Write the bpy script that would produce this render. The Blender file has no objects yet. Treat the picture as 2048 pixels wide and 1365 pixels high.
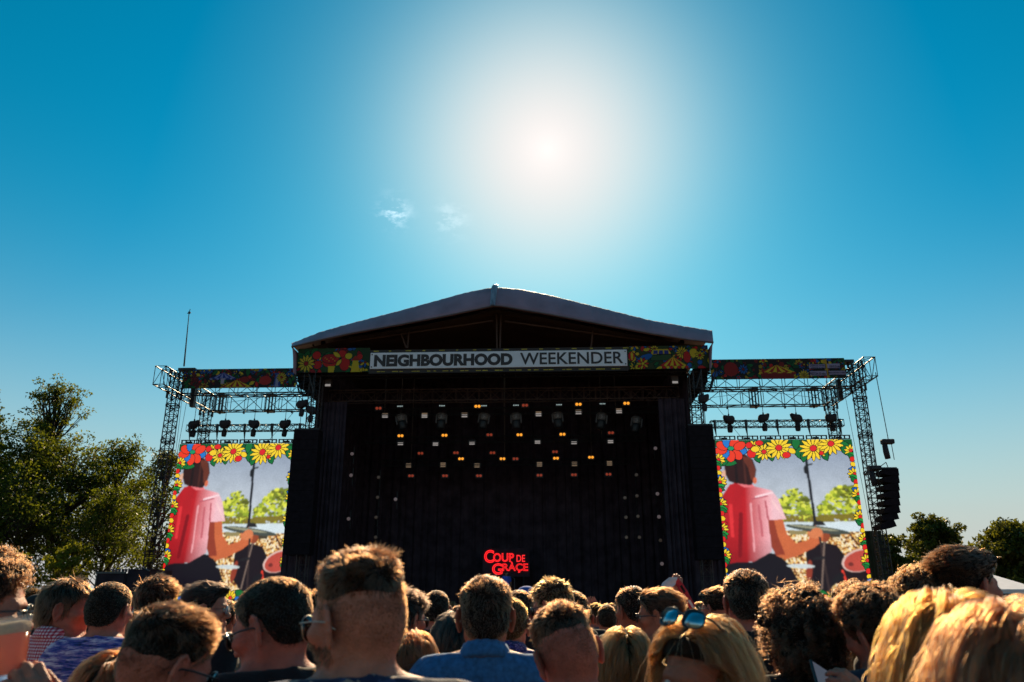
import bpy, bmesh, math, random
import numpy as np
from mathutils import Vector, Matrix, Euler

# ------------------------------------------------------------------ camera, sky, sun, exposure
scene = bpy.context.scene
C = scene.collection
PI = math.pi
R = math.radians
PITCH = R(18.4)
FPX = 1541.0                       # focal length in pixels of the 2048 px wide photograph
CAMH = 1.72
SUN_EL, SUN_AZ = R(32.3), R(3.0)   # elevation, azimuth to the right of straight ahead (+Y)

cam = bpy.data.objects.new('camera', bpy.data.cameras.new('camera'))
C.objects.link(cam)
cam.location = (0, 0, CAMH)
cam.rotation_euler = (PI / 2 + PITCH, 0, 0)
cam.data.sensor_width = 36
cam.data.lens = 36 * FPX / 2048
cam.data.clip_start = 0.05
cam.data.clip_end = 3000
cam.data.dof.use_dof = True
cam.data.dof.focus_distance = 10
cam.data.dof.aperture_fstop = 4.5
scene.camera = cam

SUN_DIR = Vector((math.sin(SUN_AZ) * math.cos(SUN_EL), math.cos(SUN_AZ) * math.cos(SUN_EL), math.sin(SUN_EL)))
world = bpy.data.worlds.new('World')
scene.world = world
world.use_nodes = True
wt = world.node_tree
wt.nodes.clear()
def wn(t, **k):
    n = wt.nodes.new(t)
    for a, b in k.items(): setattr(n, a, b)
    return n
def wl(a, b): wt.links.new(a, b)
def wmath(op, a, b=None, clamp=False):
    n = wn('ShaderNodeMath', operation=op, use_clamp=clamp)
    for i, v in enumerate((a, b)):
        if v is None: continue
        if isinstance(v, (int, float)): n.inputs[i].default_value = v
        else: wl(v, n.inputs[i])
    return n.outputs[0]
sky = wn('ShaderNodeTexSky', sky_type='NISHITA')
sky.sun_disc = False
sky.sun_elevation = SUN_EL
sky.sun_rotation = SUN_AZ
sky.air_density = 1.0
sky.dust_density = 0.35
sky.ozone_density = 1.0
hsv = wn('ShaderNodeHueSaturation')
hsv.inputs['Saturation'].default_value = 1.9
hsv.inputs['Hue'].default_value = 0.470
wl(sky.outputs[0], hsv.inputs['Color'])
tint = wn('ShaderNodeMix', data_type='RGBA', blend_type='MULTIPLY')
tint.inputs[0].default_value = 1.0
wl(hsv.outputs[0], tint.inputs[6])
tint.inputs[7].default_value = (0.36, 1.09, 1.06, 1)
bg = wn('ShaderNodeBackground')
bg.inputs[1].default_value = 0.0505
wl(tint.outputs[2], bg.inputs[0])
# the bright aureole of scattered light round the sun
tc = wn('ShaderNodeTexCoord')
dot = wn('ShaderNodeVectorMath', operation='DOT_PRODUCT')
wl(tc.outputs['Generated'], dot.inputs[0])
dot.inputs[1].default_value = SUN_DIR
ang = wmath('ARCCOSINE', wmath('MINIMUM', dot.outputs['Value'], 0.999999))
def expo(scale, power, amp):
    q = wmath('POWER', wmath('DIVIDE', ang, scale), power)
    return wmath('MULTIPLY', wmath('EXPONENT', wmath('MULTIPLY', q, -1.0)), amp)
halo = expo(R(8.8), 2.1, 0.97)                       # how far the aureole covers the blue
core = expo(R(2.6), 1.0, 0.12)
bg2 = wn('ShaderNodeBackground')
bg2.inputs[0].default_value = (1.0, 0.925, 0.895, 1)
wl(wmath('ADD', core, 0.54), bg2.inputs[1])
# thin wisps of cloud left of and below the sun
def wisp(direction, size, amp):
    d2 = wn('ShaderNodeVectorMath', operation='DOT_PRODUCT')
    wl(tc.outputs['Generated'], d2.inputs[0])
    d2.inputs[1].default_value = Vector(direction).normalized()
    a2 = wmath('ARCCOSINE', wmath('MINIMUM', d2.outputs['Value'], 0.999999))
    m = wmath('EXPONENT', wmath('MULTIPLY', wmath('POWER', wmath('DIVIDE', a2, size), 2.0), -1.0))
    nz = wn('ShaderNodeTexNoise')
    nz.inputs['Scale'].default_value = 55
    nz.inputs['Detail'].default_value = 6
    nz.inputs['Roughness'].default_value = 0.65
    mp = wn('ShaderNodeMapping'); mp.inputs['Scale'].default_value = (0.75, 1, 1.5)
    wl(tc.outputs['Generated'], mp.inputs[0]); wl(mp.outputs[0], nz.inputs['Vector'])
    n2 = wmath('MAXIMUM', wmath('SUBTRACT', nz.outputs[0], 0.47), 0.0)
    return wmath('MULTIPLY', wmath('MULTIPLY', m, n2), amp)
def raydir(px, py):
    dx, dy = (px - 1024) / FPX, (682.5 - py) / FPX
    return Vector((dx, math.cos(PITCH) - dy * math.sin(PITCH), math.sin(PITCH) + dy * math.cos(PITCH)))
ws = wmath('ADD', wisp(raydir(788, 425), R(0.9), 2.1), wisp(raydir(900, 440), R(1.1), .6))
bg3 = wn('ShaderNodeBackground')
bg3.inputs[0].default_value = (1, 0.9, 0.88, 1)
wl(ws, bg3.inputs[1])
# pale haze low over the horizon
sep = wn('ShaderNodeSeparateXYZ'); wl(tc.outputs['Generated'], sep.inputs[0])
zh = wmath('MAXIMUM', sep.outputs['Z'], 0.0)
hz = wmath('EXPONENT', wmath('MULTIPLY', wmath('POWER', wmath('DIVIDE', zh, 0.22), 2.0), -1.0))
bgh = wn('ShaderNodeBackground'); bgh.inputs[0].default_value = (0.60, 0.59, 0.57, 1); bgh.inputs[1].default_value = 0.59
mixh = wn('ShaderNodeMixShader'); wl(hz, mixh.inputs[0]); wl(bg.outputs[0], mixh.inputs[1]); wl(bgh.outputs[0], mixh.inputs[2])
add1 = wn('ShaderNodeMixShader'); add2 = wn('ShaderNodeAddShader')
wl(halo, add1.inputs[0]); wl(mixh.outputs[0], add1.inputs[1]); wl(bg2.outputs[0], add1.inputs[2])
wl(add1.outputs[0], add2.inputs[0]); wl(bg3.outputs[0], add2.inputs[1])
wout = wn('ShaderNodeOutputWorld')
wl(add2.outputs[0], wout.inputs[0])

sun = bpy.data.objects.new('sun', bpy.data.lights.new('sun', 'SUN'))
C.objects.link(sun)
sun.data.energy = 5.0
sun.data.angle = R(0.53)
sun.data.color = (1.0, 0.76, 0.47)
sun.rotation_euler = SUN_DIR.to_track_quat('Z', 'Y').to_euler()
sun.location = SUN_DIR * 200

scene.view_settings.view_transform = 'Standard'
scene.view_settings.look = 'None'
scene.view_settings.exposure = 0.75
scene.view_settings.gamma = 1.0
scene.cycles.max_bounces = 6
scene.cycles.diffuse_bounces = 3
scene.cycles.glossy_bounces = 3
scene.cycles.transmission_bounces = 5
scene.cycles.transparent_max_bounces = 8
scene.cycles.caustics_reflective = False
scene.cycles.caustics_refractive = False
scene.cycles.use_denoising = True

# ------------------------------------------------------------------ helpers
YAW = R(-2.5)                                      # the stage stands slightly turned to the photographer
def at_world(px, py, Y):
    d = raydir(px, py)
    return Vector((0, 0, CAMH)) + d * (Y / d.y)
def at(px, py, Y):                                 # point in stage coordinates, on the plane Y metres away
    d = Matrix.Rotation(-YAW, 3, 'Z') @ raydir(px, py)
    return Vector((0, 0, CAMH)) + d * (Y / d.y)
def px_of(p):                                      # stage coordinates -> photo pixel (for checking)
    w = Matrix.Rotation(YAW, 3, 'Z') @ Vector(p) - Vector((0, 0, CAMH))
    f = w.y * math.cos(PITCH) + w.z * math.sin(PITCH)
    u = -w.y * math.sin(PITCH) + w.z * math.cos(PITCH)
    return 1024 + FPX * w.x / f, 682.5 - FPX * u / f

def srgb(r, g, b):
    f = lambda c: (c / 255 / 12.92) if c <= 10.3 else ((c / 255 + 0.055) / 1.055) ** 2.4
    return (f(r), f(g), f(b))

MATS = {}
def mat(name, col, rough=0.6, metal=0.0, var=0.2, scale=8.0, bump=0.0, bscale=40.0, spec=0.5, transl=0.0, emit=None, estr=1.0, sss=0.0, stretch=None, coat=0.0):
    if name in MATS: return MATS[name]
    m = bpy.data.materials.new(name); m.use_nodes = True
    t = m.node_tree; n = t.nodes; L = t.links.new
    p = n['Principled BSDF']; out = n['Material Output']
    p.inputs['Roughness'].default_value = rough
    p.inputs['Metallic'].default_value = metal
    p.inputs['Specular IOR Level'].default_value = spec
    p.inputs['Coat Weight'].default_value = coat
    co = n.new('ShaderNodeTexCoord')
    vec = co.outputs['Object']
    if stretch:
        mp = n.new('ShaderNodeMapping'); mp.inputs['Scale'].default_value = stretch
        L(vec, mp.inputs[0]); vec = mp.outputs[0]
    if var > 0:
        nz = n.new('ShaderNodeTexNoise'); nz.inputs['Scale'].default_value = scale; nz.inputs['Detail'].default_value = 5
        L(vec, nz.inputs['Vector'])
        rp = n.new('ShaderNodeValToRGB')
        rp.color_ramp.elements[0].position = 0.3; rp.color_ramp.elements[1].position = 0.72
        rp.color_ramp.elements[0].color = tuple(c * (1 - var) for c in col) + (1,)
        rp.color_ramp.elements[1].color = tuple(min(1, c * (1 + var)) for c in col) + (1,)
        L(nz.outputs[0], rp.inputs[0]); L(rp.outputs[0], p.inputs['Base Color'])
        colout = rp.outputs[0]
    else:
        p.inputs['Base Color'].default_value = tuple(col) + (1,)
        colout = None
    if bump > 0:
        nb = n.new('ShaderNodeTexNoise'); nb.inputs['Scale'].default_value = bscale; nb.inputs['Detail'].default_value = 4
        L(vec, nb.inputs['Vector'])
        b = n.new('ShaderNodeBump'); b.inputs['Strength'].default_value = bump; b.inputs['Distance'].default_value = 0.02
        L(nb.outputs[0], b.inputs['Height']); L(b.outputs[0], p.inputs['Normal'])
    if sss > 0:
        p.inputs['Subsurface Weight'].default_value = sss
        p.inputs['Subsurface Radius'].default_value = (1.0, 0.28, 0.12)
        p.inputs['Subsurface Scale'].default_value = 0.016
    if emit:
        p.inputs['Emission Color'].default_value = tuple(emit) + (1,)
        p.inputs['Emission Strength'].default_value = estr
    if transl > 0:
        tr = n.new('ShaderNodeBsdfTranslucent'); mx = n.new('ShaderNodeMixShader'); mx.inputs[0].default_value = transl
        if colout: L(colout, tr.inputs[0])
        else: tr.inputs[0].default_value = tuple(col) + (1,)
        L(p.outputs[0], mx.inputs[1]); L(tr.outputs[0], mx.inputs[2]); L(mx.outputs[0], out.inputs[0])
    MATS[name] = m
    return m

def np_mesh(name, verts, faces, smooth=False):
    """verts (n,3); faces: (m,k) array or a list of lists"""
    me = bpy.data.meshes.new(name)
    verts = np.asarray(verts, dtype=np.float32)
    if isinstance(faces, np.ndarray):
        k = faces.shape[1]; nf = faces.shape[0]
        me.vertices.add(len(verts)); me.vertices.foreach_set('co', verts.ravel())
        me.loops.add(nf * k); me.loops.foreach_set('vertex_index', faces.astype(np.int32).ravel())
        me.polygons.add(nf)
        me.polygons.foreach_set('loop_start', np.arange(0, nf * k, k, dtype=np.int32))
        me.update(calc_edges=True)
    else:
        me.from_pydata([tuple(map(float, v)) for v in verts], [], faces); me.update()
    if smooth:
        me.polygons.foreach_set('use_smooth', np.ones(len(me.polygons), dtype=bool))
    return me

ORG = {}                                            # thing -> its base in stage (or world) coordinates
def tag(o, label, cat, group=None, kind=None):
    o['label'] = label; o['category'] = cat
    if group: o['group'] = group
    if kind: o['kind'] = kind
    return o
def thing(name, label, cat, loc=(0, 0, 0), group=None, stage=True, rotz=0.0):
    o = bpy.data.objects.new(name, None); C.objects.link(o)
    o.empty_display_size = 0.2
    loc = Vector(loc)
    if stage:
        o.location = Matrix.Rotation(YAW, 3, 'Z') @ loc; o.rotation_euler = (0, 0, YAW)
    else:
        o.location = loc; o.rotation_euler = (0, 0, rotz)
    ORG[o] = loc
    return tag(o, label, cat, group)
def link(name, me, m=None, parent=None):
    o = bpy.data.objects.new(name, me); C.objects.link(o)
    if m is not None and not me.materials: me.materials.append(m)
    if parent is not None: o.parent = parent
    return o
def root_org(o):
    while o.parent is not None: o = o.parent
    return ORG.get(o, Vector())

class MB:
    def __init__(s): s.v = []; s.f = []; s.cuts = []
    def add(s, vs, fs):
        b = len(s.v); s.cuts.append((b, len(s.f))); s.v += [tuple(v) for v in vs]; s.f += [[b + i for i in f] for f in fs]; return s
    def bar(s, a, b, r, n=5, r1=None):
        a, b = Vector(a), Vector(b); d = b - a
        if d.length < 1e-6: return s
        r1 = r if r1 is None else r1
        q = d.to_track_quat('Z', 'Y'); vs = []
        for p, rr in ((a, r), (b, r1)):
            for i in range(n):
                t = 2 * PI * i / n
                vs.append(p + q @ Vector((rr * math.cos(t), rr * math.sin(t), 0)))
        fs = [[i, (i + 1) % n, n + (i + 1) % n, n + i] for i in range(n)]
        fs += [list(range(n))[::-1], list(range(n, 2 * n))]
        return s.add(vs, fs)
    def box(s, lo, hi):
        x0, y0, z0 = lo; x1, y1, z1 = hi
        vs = [(x0,y0,z0),(x1,y0,z0),(x1,y1,z0),(x0,y1,z0),(x0,y0,z1),(x1,y0,z1),(x1,y1,z1),(x0,y1,z1)]
        return s.add(vs, [[3,2,1,0],[4,5,6,7],[0,1,5,4],[1,2,6,5],[2,3,7,6],[3,0,4,7]])
    def cbox(s, c, size, q=None):
        vs = []
        for dz in (-.5, .5):
            for dx, dy in ((-.5,-.5),(.5,-.5),(.5,.5),(-.5,.5)):
                v = Vector((dx*size[0], dy*size[1], dz*size[2]))
                if q is not None: v = q @ v
                vs.append(Vector(c) + v)
        return s.add(vs, [[3,2,1,0],[4,5,6,7],[0,1,5,4],[1,2,6,5],[2,3,7,6],[3,0,4,7]])
    def tube(s, pts, rs, n=6):
        pts = [Vector(p) for p in pts]
        if not hasattr(rs, '__len__'): rs = [rs] * len(pts)
        vs = []; fs = []
        for k, p in enumerate(pts):
            d = pts[min(k + 1, len(pts) - 1)] - pts[max(k - 1, 0)]
            q = d.to_track_quat('Z', 'Y')
            for i in range(n):
                t = 2 * PI * i / n
                vs.append(p + q @ Vector((rs[k] * math.cos(t), rs[k] * math.sin(t), 0)))
        for k in range(len(pts) - 1):
            for i in range(n):
                fs.append([k*n+i, k*n+(i+1) % n, (k+1)*n+(i+1) % n, (k+1)*n+i])
        fs += [list(range(n))[::-1], list(range((len(pts)-1)*n, len(pts)*n))]
        return s.add(vs, fs)
    def lathe(s, c, prof, n=12, q=None):
        vs = []; fs = []
        for r, z in prof:
            for i in range(n):
                t = 2 * PI * i / n
                v = Vector((r * math.cos(t), r * math.sin(t), z))
                vs.append(Vector(c) + (q @ v if q is not None else v))
        for k in range(len(prof) - 1):
            for i in range(n):
                fs.append([k*n+i, k*n+(i+1) % n, (k+1)*n+(i+1) % n, (k+1)*n+i])
        fs += [list(range(n))[::-1], list(range((len(prof)-1)*n, len(prof)*n))]
        return s.add(vs, fs)
    def build(s, name, m, parent=None, smooth=False, bevel=0):
        o0 = root_org(parent) if parent is not None else Vector()
        me = bpy.data.meshes.new(name)
        me.from_pydata([tuple(Vector(v) - o0) for v in s.v], [], s.f); me.update()
        if bevel:
            bm = bmesh.new(); bm.from_mesh(me)
            bmesh.ops.bevel(bm, geom=[e for e in bm.edges], offset=bevel, segments=2, affect='EDGES', profile=0.5)
            bm.to_mesh(me); bm.free()
        if smooth: me.polygons.foreach_set('use_smooth', np.ones(len(me.polygons), dtype=bool))
        return link(name, me, m, parent)
def build_each(mb, name, m, parent, smooth=False):
    """every piece added to mb becomes a part of its own"""
    cuts = mb.cuts + [(len(mb.v), len(mb.f))]
    for (v0, f0), (v1, f1) in zip(cuts[:-1], cuts[1:]):
        q = MB(); q.add(mb.v[v0:v1], [[i - v0 for i in f] for f in mb.f[f0:f1]]); q.build(name, m, parent, smooth)
def stuff(o): o['kind'] = 'stuff'; return o
def solo(name, mb, m, label, cat, loc, group=None, smooth=False, bevel=0):
    """a thing that is one mesh, built in stage coordinates with its origin at loc"""
    loc = Vector(loc)
    mb.v = [tuple(Vector(v) - loc) for v in mb.v]
    o = mb.build(name, m, None, smooth, bevel)
    o.location = Matrix.Rotation(YAW, 3, 'Z') @ loc; o.rotation_euler = (0, 0, YAW)
    ORG[o] = loc
    return tag(o, label, cat, group)

def text_mesh(txt, bold=0.0, extrude=0.02, outline=0.0, spacing=1.0):
    cu = bpy.data.curves.new('lettering', 'FONT')
    cu.body = txt; cu.size = 1.0; cu.space_character = spacing
    cu.resolution_u = 4
    if outline > 0:
        cu.fill_mode = 'NONE'; cu.bevel_depth = outline; cu.bevel_resolution = 0
    else:
        cu.offset = bold; cu.extrude = extrude
    ob = bpy.data.objects.new('lettering', cu); C.objects.link(ob)
    dg = bpy.context.evaluated_depsgraph_get(); dg.update()
    me = bpy.data.meshes.new_from_object(ob.evaluated_get(dg))
    bpy.data.objects.remove(ob); bpy.data.curves.remove(cu)
    n = len(me.vertices); co = np.empty(n * 3, dtype=np.float32); me.vertices.foreach_get('co', co)
    return me, co.reshape(-1, 3)
def place_text(txt, x0, x1, z0, z1, y, name, m, parent, **k):
    """letters filling the rectangle x0..x1, z0..z1 on the plane y, facing the audience"""
    me, co = text_mesh(txt, **k)
    lo, hi = co.min(0), co.max(0)
    o0 = root_org(parent)
    out = np.empty_like(co)
    out[:, 0] = x0 + (co[:, 0] - lo[0]) / (hi[0] - lo[0]) * (x1 - x0) - o0.x
    out[:, 2] = z0 + (co[:, 1] - lo[1]) / (hi[1] - lo[1]) * (z1 - z0) - o0.z
    out[:, 1] = y - co[:, 2] * 0.6 - o0.y
    me.vertices.foreach_set('co', out.ravel()); me.update()
    me.materials.clear(); me.materials.append(m)
    return link(name, me, m, parent)
# ------------------------------------------------------------------ painter for printed cloth and LED pictures
class Canvas:
    def __init__(s, X, Y, bgc): s.X, s.Y = X, Y; s.C = np.empty(X.shape + (3,)); s.C[:] = srgb(*bgc)
    def fill(s, m, c):
        if callable(c): c = c(s.X[m], s.Y[m])
        else: c = srgb(*c)
        s.C[m] = c
    def poly_mask(s, pts):
        X, Y = s.X, s.Y; inside = np.zeros(X.shape, bool); n = len(pts)
        for i in range(n):
            (x0, y0), (x1, y1) = pts[i], pts[(i + 1) % n]
            if y0 == y1: continue
            cnd = (y0 > Y) != (y1 > Y)
            inside ^= cnd & (X < (x1 - x0) * (Y - y0) / (y1 - y0) + x0)
        return inside
    def ell_mask(s, cx, cy, rx, ry, a=0.0):
        dx, dy = s.X - cx, s.Y - cy; c, k = math.cos(a), math.sin(a)
        return ((dx * c + dy * k) / rx) ** 2 + ((-dx * k + dy * c) / ry) ** 2 < 1
    def petal_mask(s, cx, cy, rx, ry, a):
        """a leaf: pointed at both ends"""
        dx, dy = s.X - cx, s.Y - cy; c, k = math.cos(a), math.sin(a)
        u = (dx * c + dy * k) / rx; v = np.abs(-dx * k + dy * c) / ry
        return (np.abs(u) < 1) & (v < (1 - u * u))
    def poly(s, pts, c): s.fill(s.poly_mask(pts), c)
    def ell(s, cx, cy, rx, ry, c, a=0.0, lw=0.0, lc=(15, 12, 14)):
        if lw: s.fill(s.ell_mask(cx, cy, rx + lw, ry + lw, a), lc)
        s.fill(s.ell_mask(cx, cy, rx, ry, a), c)
    def leaf(s, cx, cy, rx, ry, a, c, lw=0.0):
        if lw: s.fill(s.petal_mask(cx, cy, rx + lw * 1.6, ry + lw * 1.3, a), (15, 12, 14))
        s.fill(s.petal_mask(cx, cy, rx, ry, a), c)
    def line(s, p, q, w, c):
        d = np.array(q, float) - np.array(p, float); n2 = (d ** 2).sum()
        h = np.clip(((s.X - p[0]) * d[0] + (s.Y - p[1]) * d[1]) / n2, 0, 1)
        s.fill(np.hypot(s.X - p[0] - h * d[0], s.Y - p[1] - h * d[1]) < w, c)
    def sunflower(s, cx, cy, r, n=11, pc=(245, 205, 40), cc=(205, 30, 35), lw=2.0, a0=0.0, alt=None, blunt=False):
        for k in range(n):
            a = a0 + 2 * PI * k / n
            c = pc if not alt or k % 2 == 0 else alt
            px, py = cx + 0.62 * r * math.cos(a), cy + 0.62 * r * math.sin(a)
            if blunt: s.ell(px, py, 0.40 * r, 1.25 * r / n, c, a, lw)
            else: s.leaf(px, py, 0.42 * r, 0.85 * r * 2 / n, a, c, lw)
        s.ell(cx, cy, 0.24 * r, 0.24 * r, cc, 0, lw)
YEL, RED, BLU, GRN, ORG_ = (245, 205, 40), (225, 35, 30), (35, 105, 190), (20, 110, 50), (240, 110, 30)

def print_mesh(name, x0, x1, z0, z1, nx, nz, painter, X0, X1, Y0, Y1, thick=0.04):
    """grid of coloured cells (x right, z up) with its print given by painter(canvas) in picture coordinates"""
    cx = np.linspace(X0, X1, nx + 1); cy = np.linspace(Y0, Y1, nz + 1)
    Xc, Yc = np.meshgrid((cx[1:] + cx[:-1]) / 2, (cy[1:] + cy[:-1]) / 2)
    cv = painter(Xc, Yc)
    gx, gz = np.meshgrid(np.linspace(x0, x1, nx + 1), np.linspace(z1, z0, nz + 1))
    V = np.stack([gx.ravel(), np.zeros(gx.size), gz.ravel()], 1)
    i, j = np.meshgrid(np.arange(nx), np.arange(nz))
    a = (j * (nx + 1) + i).ravel()
    F = np.stack([a, a + nx + 1, a + nx + 2, a + 1], 1)
    # a real thickness: back and rim
    b = len(V)
    V = np.vstack([V, [(x0, thick, z0), (x1, thick, z0), (x1, thick, z1), (x0, thick, z1), (x0, 0, z0), (x1, 0, z0), (x1, 0, z1), (x0, 0, z1)]])
    rim = np.array([[b+1, b, b+3, b+2], [b+4, b, b+1, b+5], [b+5, b+1, b+2, b+6], [b+6, b+2, b+3, b+7], [b+7, b+3, b, b+4]])
    F = np.vstack([F, rim])
    me = np_mesh(name, V, F)
    col = np.zeros((len(F), 4, 4), dtype=np.float32); col[..., 3] = 1
    col[:nx * nz, :, :3] = cv.reshape(-1, 1, 3)
    at_ = me.color_attributes.new('print', 'FLOAT_COLOR', 'CORNER')
    at_.data.foreach_set('color', col.ravel())
    return me
def print_mat(name, rough=0.6, transl=0.35, emit=0.0):
    m = bpy.data.materials.new(name); m.use_nodes = True
    t = m.node_tree; n = t.nodes; p = n['Principled BSDF']
    a = n.new('ShaderNodeVertexColor'); a.layer_name = 'print'
    p.inputs['Roughness'].default_value = rough
    if emit > 0:
        p.inputs['Base Color'].default_value = (0.02, 0.02, 0.02, 1)
        t.links.new(a.outputs[0], p.inputs['Emission Color']); p.inputs['Emission Strength'].default_value = emit
        return m
    t.links.new(a.outputs[0], p.inputs['Base Color'])
    nz = n.new('ShaderNodeTexNoise'); nz.inputs['Scale'].default_value = 2.5
    b = n.new('ShaderNodeBump'); b.inputs['Strength'].default_value = 0.4; b.inputs['Distance'].default_value = 0.05
    co = n.new('ShaderNodeTexCoord'); t.links.new(co.outputs['Object'], nz.inputs['Vector'])
    t.links.new(nz.outputs[0], b.inputs['Height']); t.links.new(b.outputs[0], p.inputs['Normal'])
    tr = n.new('ShaderNodeBsdfTranslucent'); mx = n.new('ShaderNodeMixShader'); mx.inputs[0].default_value = transl
    t.links.new(a.outputs[0], tr.inputs[0]); t.links.new(p.outputs[0], mx.inputs[1]); t.links.new(tr.outputs[0], mx.inputs[2])
    t.links.new(mx.outputs[0], n['Material Output'].inputs[0])
    return m

# ------------------------------------------------------------------ materials of the setting
M_grass = mat('dry_trodden_grass', (0.12, 0.085, 0.045), 0.9, var=0.5, scale=3, bump=0.8, bscale=30)
M_black = mat('black_cloth', (0.058, 0.038, 0.048), 1.0, var=0.35, scale=1.5, spec=0.05)
M_blacks = mat('black_paint', (0.014, 0.013, 0.015), 0.55, var=0.3, scale=3)
M_alu = mat('dull_aluminium', (0.16, 0.15, 0.16), 0.45, metal=0.7, var=0.25, scale=6)
M_alud = mat('black_truss', (0.018, 0.017, 0.02), 0.5, metal=0.2, var=0.3, scale=6)
M_pvc = mat('roof_tarpaulin', (0.30, 0.17, 0.21), 0.55, var=0.25, scale=0.6, bump=0.35, bscale=3.0, spec=0.5)
M_seam = mat('seam_tarpaulin', (0.22, 0.22, 0.27), 0.35, var=0.35, scale=2.5, bump=0.6, bscale=9, stretch=(3, 1, 0.6))
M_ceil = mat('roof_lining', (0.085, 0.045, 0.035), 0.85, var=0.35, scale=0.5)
M_wire = mat('steel_wire', (0.05, 0.05, 0.055), 0.5, metal=0.5, var=0)
M_cover = mat('nylon_cover', (0.022, 0.014, 0.018), 0.75, var=0.3, scale=5, bump=0.5, bscale=8)
M_spk = mat('speaker_black', (0.016, 0.011, 0.014), 0.95, var=0.3, scale=4, bump=0.2, bscale=30, spec=.08)
M_print = print_mat('printed_scrim', 0.65, 0.45)
M_led = print_mat('led_picture', 0.5, 0, emit=0.60)
M_white = mat('white_board', (0.86, 0.80, 0.84), 0.6, var=0.05, scale=2, transl=0.1)
M_letter = mat('dark_letter_vinyl', (0.035, 0.02, 0.02), 0.6, var=0.2)
M_orange = mat('lit_warm_lamp', (0.5, 0.2, 0.02), 0.4, var=0, emit=(1.0, 0.36, 0.03), estr=0.65)
M_dimred = mat('dim_red_lamp', (0.2, 0.03, 0.02), 0.4, var=0, emit=(0.9, 0.12, 0.05), estr=0.13)
M_strobe = mat('strobe_reflector', (0.3, 0.27, 0.25), 0.4, var=0, emit=(0.75, 0.66, 0.62), estr=0.19)
M_strobe2 = mat('strobe_reflector_dim', (0.2, 0.15, 0.11), 0.4, var=0, emit=(0.6, 0.38, 0.22), estr=0.12)
M_lens = mat('lamp_lens', (0.14, 0.11, 0.11), 0.3, var=0.3, scale=30, emit=(0.6, 0.45, 0.46), estr=0.075)
M_lensd = mat('lamp_lens_dim', (0.08, 0.06, 0.05), 0.3, var=0.3, scale=30, emit=(0.45, 0.33, 0.25), estr=0.03)
M_glint = mat('white_led', (0.6, 0.7, 0.7), 0.3, var=0, emit=(0.7, 0.9, 0.9), estr=0.24)
M_head = mat('lamp_housing', (0.085, 0.065, 0.058), 0.55, var=0.4, scale=9)
M_redled = mat('red_sign_tube', (0.3, 0.01, 0.01), 0.4, var=0, emit=(1.0, 0.018, 0.022), estr=0.75)

# ------------------------------------------------------------------ ground
def ground():
    n = 60
    xs = np.sinh(np.linspace(-4.2, 4.2, n)) * 30; ys = np.sinh(np.linspace(-4.2, 4.2, n)) * 30
    gx, gy = np.meshgrid(xs, ys)
    r = np.hypot(gx, gy)
    gz = (np.sin(gx * 0.21) * np.cos(gy * 0.17)) * 0.015 * np.clip(1 - r / 60, 0, 1) + 0.02 * np.clip(r - 200, 0, 400) ** 0.7
    V = np.stack([gx.ravel(), gy.ravel(), gz.ravel() - 0.02], 1)
    i, j = np.meshgrid(np.arange(n - 1), np.arange(n - 1)); a = (j * n + i).ravel()
    o = link('ground', np_mesh('ground', V, np.stack([a, a + 1, a + n + 1, a + n], 1), True), M_grass)
    o['kind'] = 'structure'; o['label'] = 'trodden grass field in front of the stage'
ground()

# ------------------------------------------------------------------ trusses
def truss(parent, name, p0, p1, a, b, bays, rc=0.028, rl=0.014, m=None, strap=0):
    """box truss from p0 to p1; a, b are its half-width vectors. chords = part, lacing = sub-part"""
    m = m or M_alud
    p0, p1, a, b = Vector(p0), Vector(p1), Vector(a), Vector(b)
    cs = [a + b, a - b, -a - b, -a + b]
    ch = MB()
    for c in cs: ch.bar(p0 + c, p1 + c, rc, 6)
    part = ch.build(name, m, parent)
    lc = MB()
    for k in range(bays):
        q0, q1 = p0.lerp(p1, k / bays), p0.lerp(p1, (k + 1) / bays)
        for f in range(4):
            c0, c1 = cs[f], cs[(f + 1) % 4]
            if (k + f) % 2: c0, c1 = c1, c0
            lc.bar(q0 + c0, q1 + c1, rl, 4)
            lc.bar(q0 + c0, q0 + c1, rl, 4)
    for f in range(4): lc.bar(p1 + cs[f], p1 + cs[(f + 1) % 4], rl * 1.3, 4)
    stuff(lc.build('lacing', m, part))
    if strap:
        sp = MB(); ax = (p1 - p0).normalized()
        for k in range(1, strap):
            q = p0.lerp(p1, k / strap)
            u, v = a.normalized(), b.normalized()
            for f in range(4):
                c0, c1 = cs[f], cs[(f + 1) % 4]
                sp.bar(q + c0 * 1.04 - ax * 0.07, q + c1 * 1.04 - ax * 0.07, 0.02, 4)
                sp.bar(q + c0 * 1.04 + ax * 0.07, q + c1 * 1.04 + ax * 0.07, 0.02, 4)
                sp.bar(q + c0 * 1.02 - ax * 0.07, q + c0 * 1.02 + ax * 0.07, 0.05, 5)
        stuff(sp.build('splice_plate', m, part))
    return part

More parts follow.
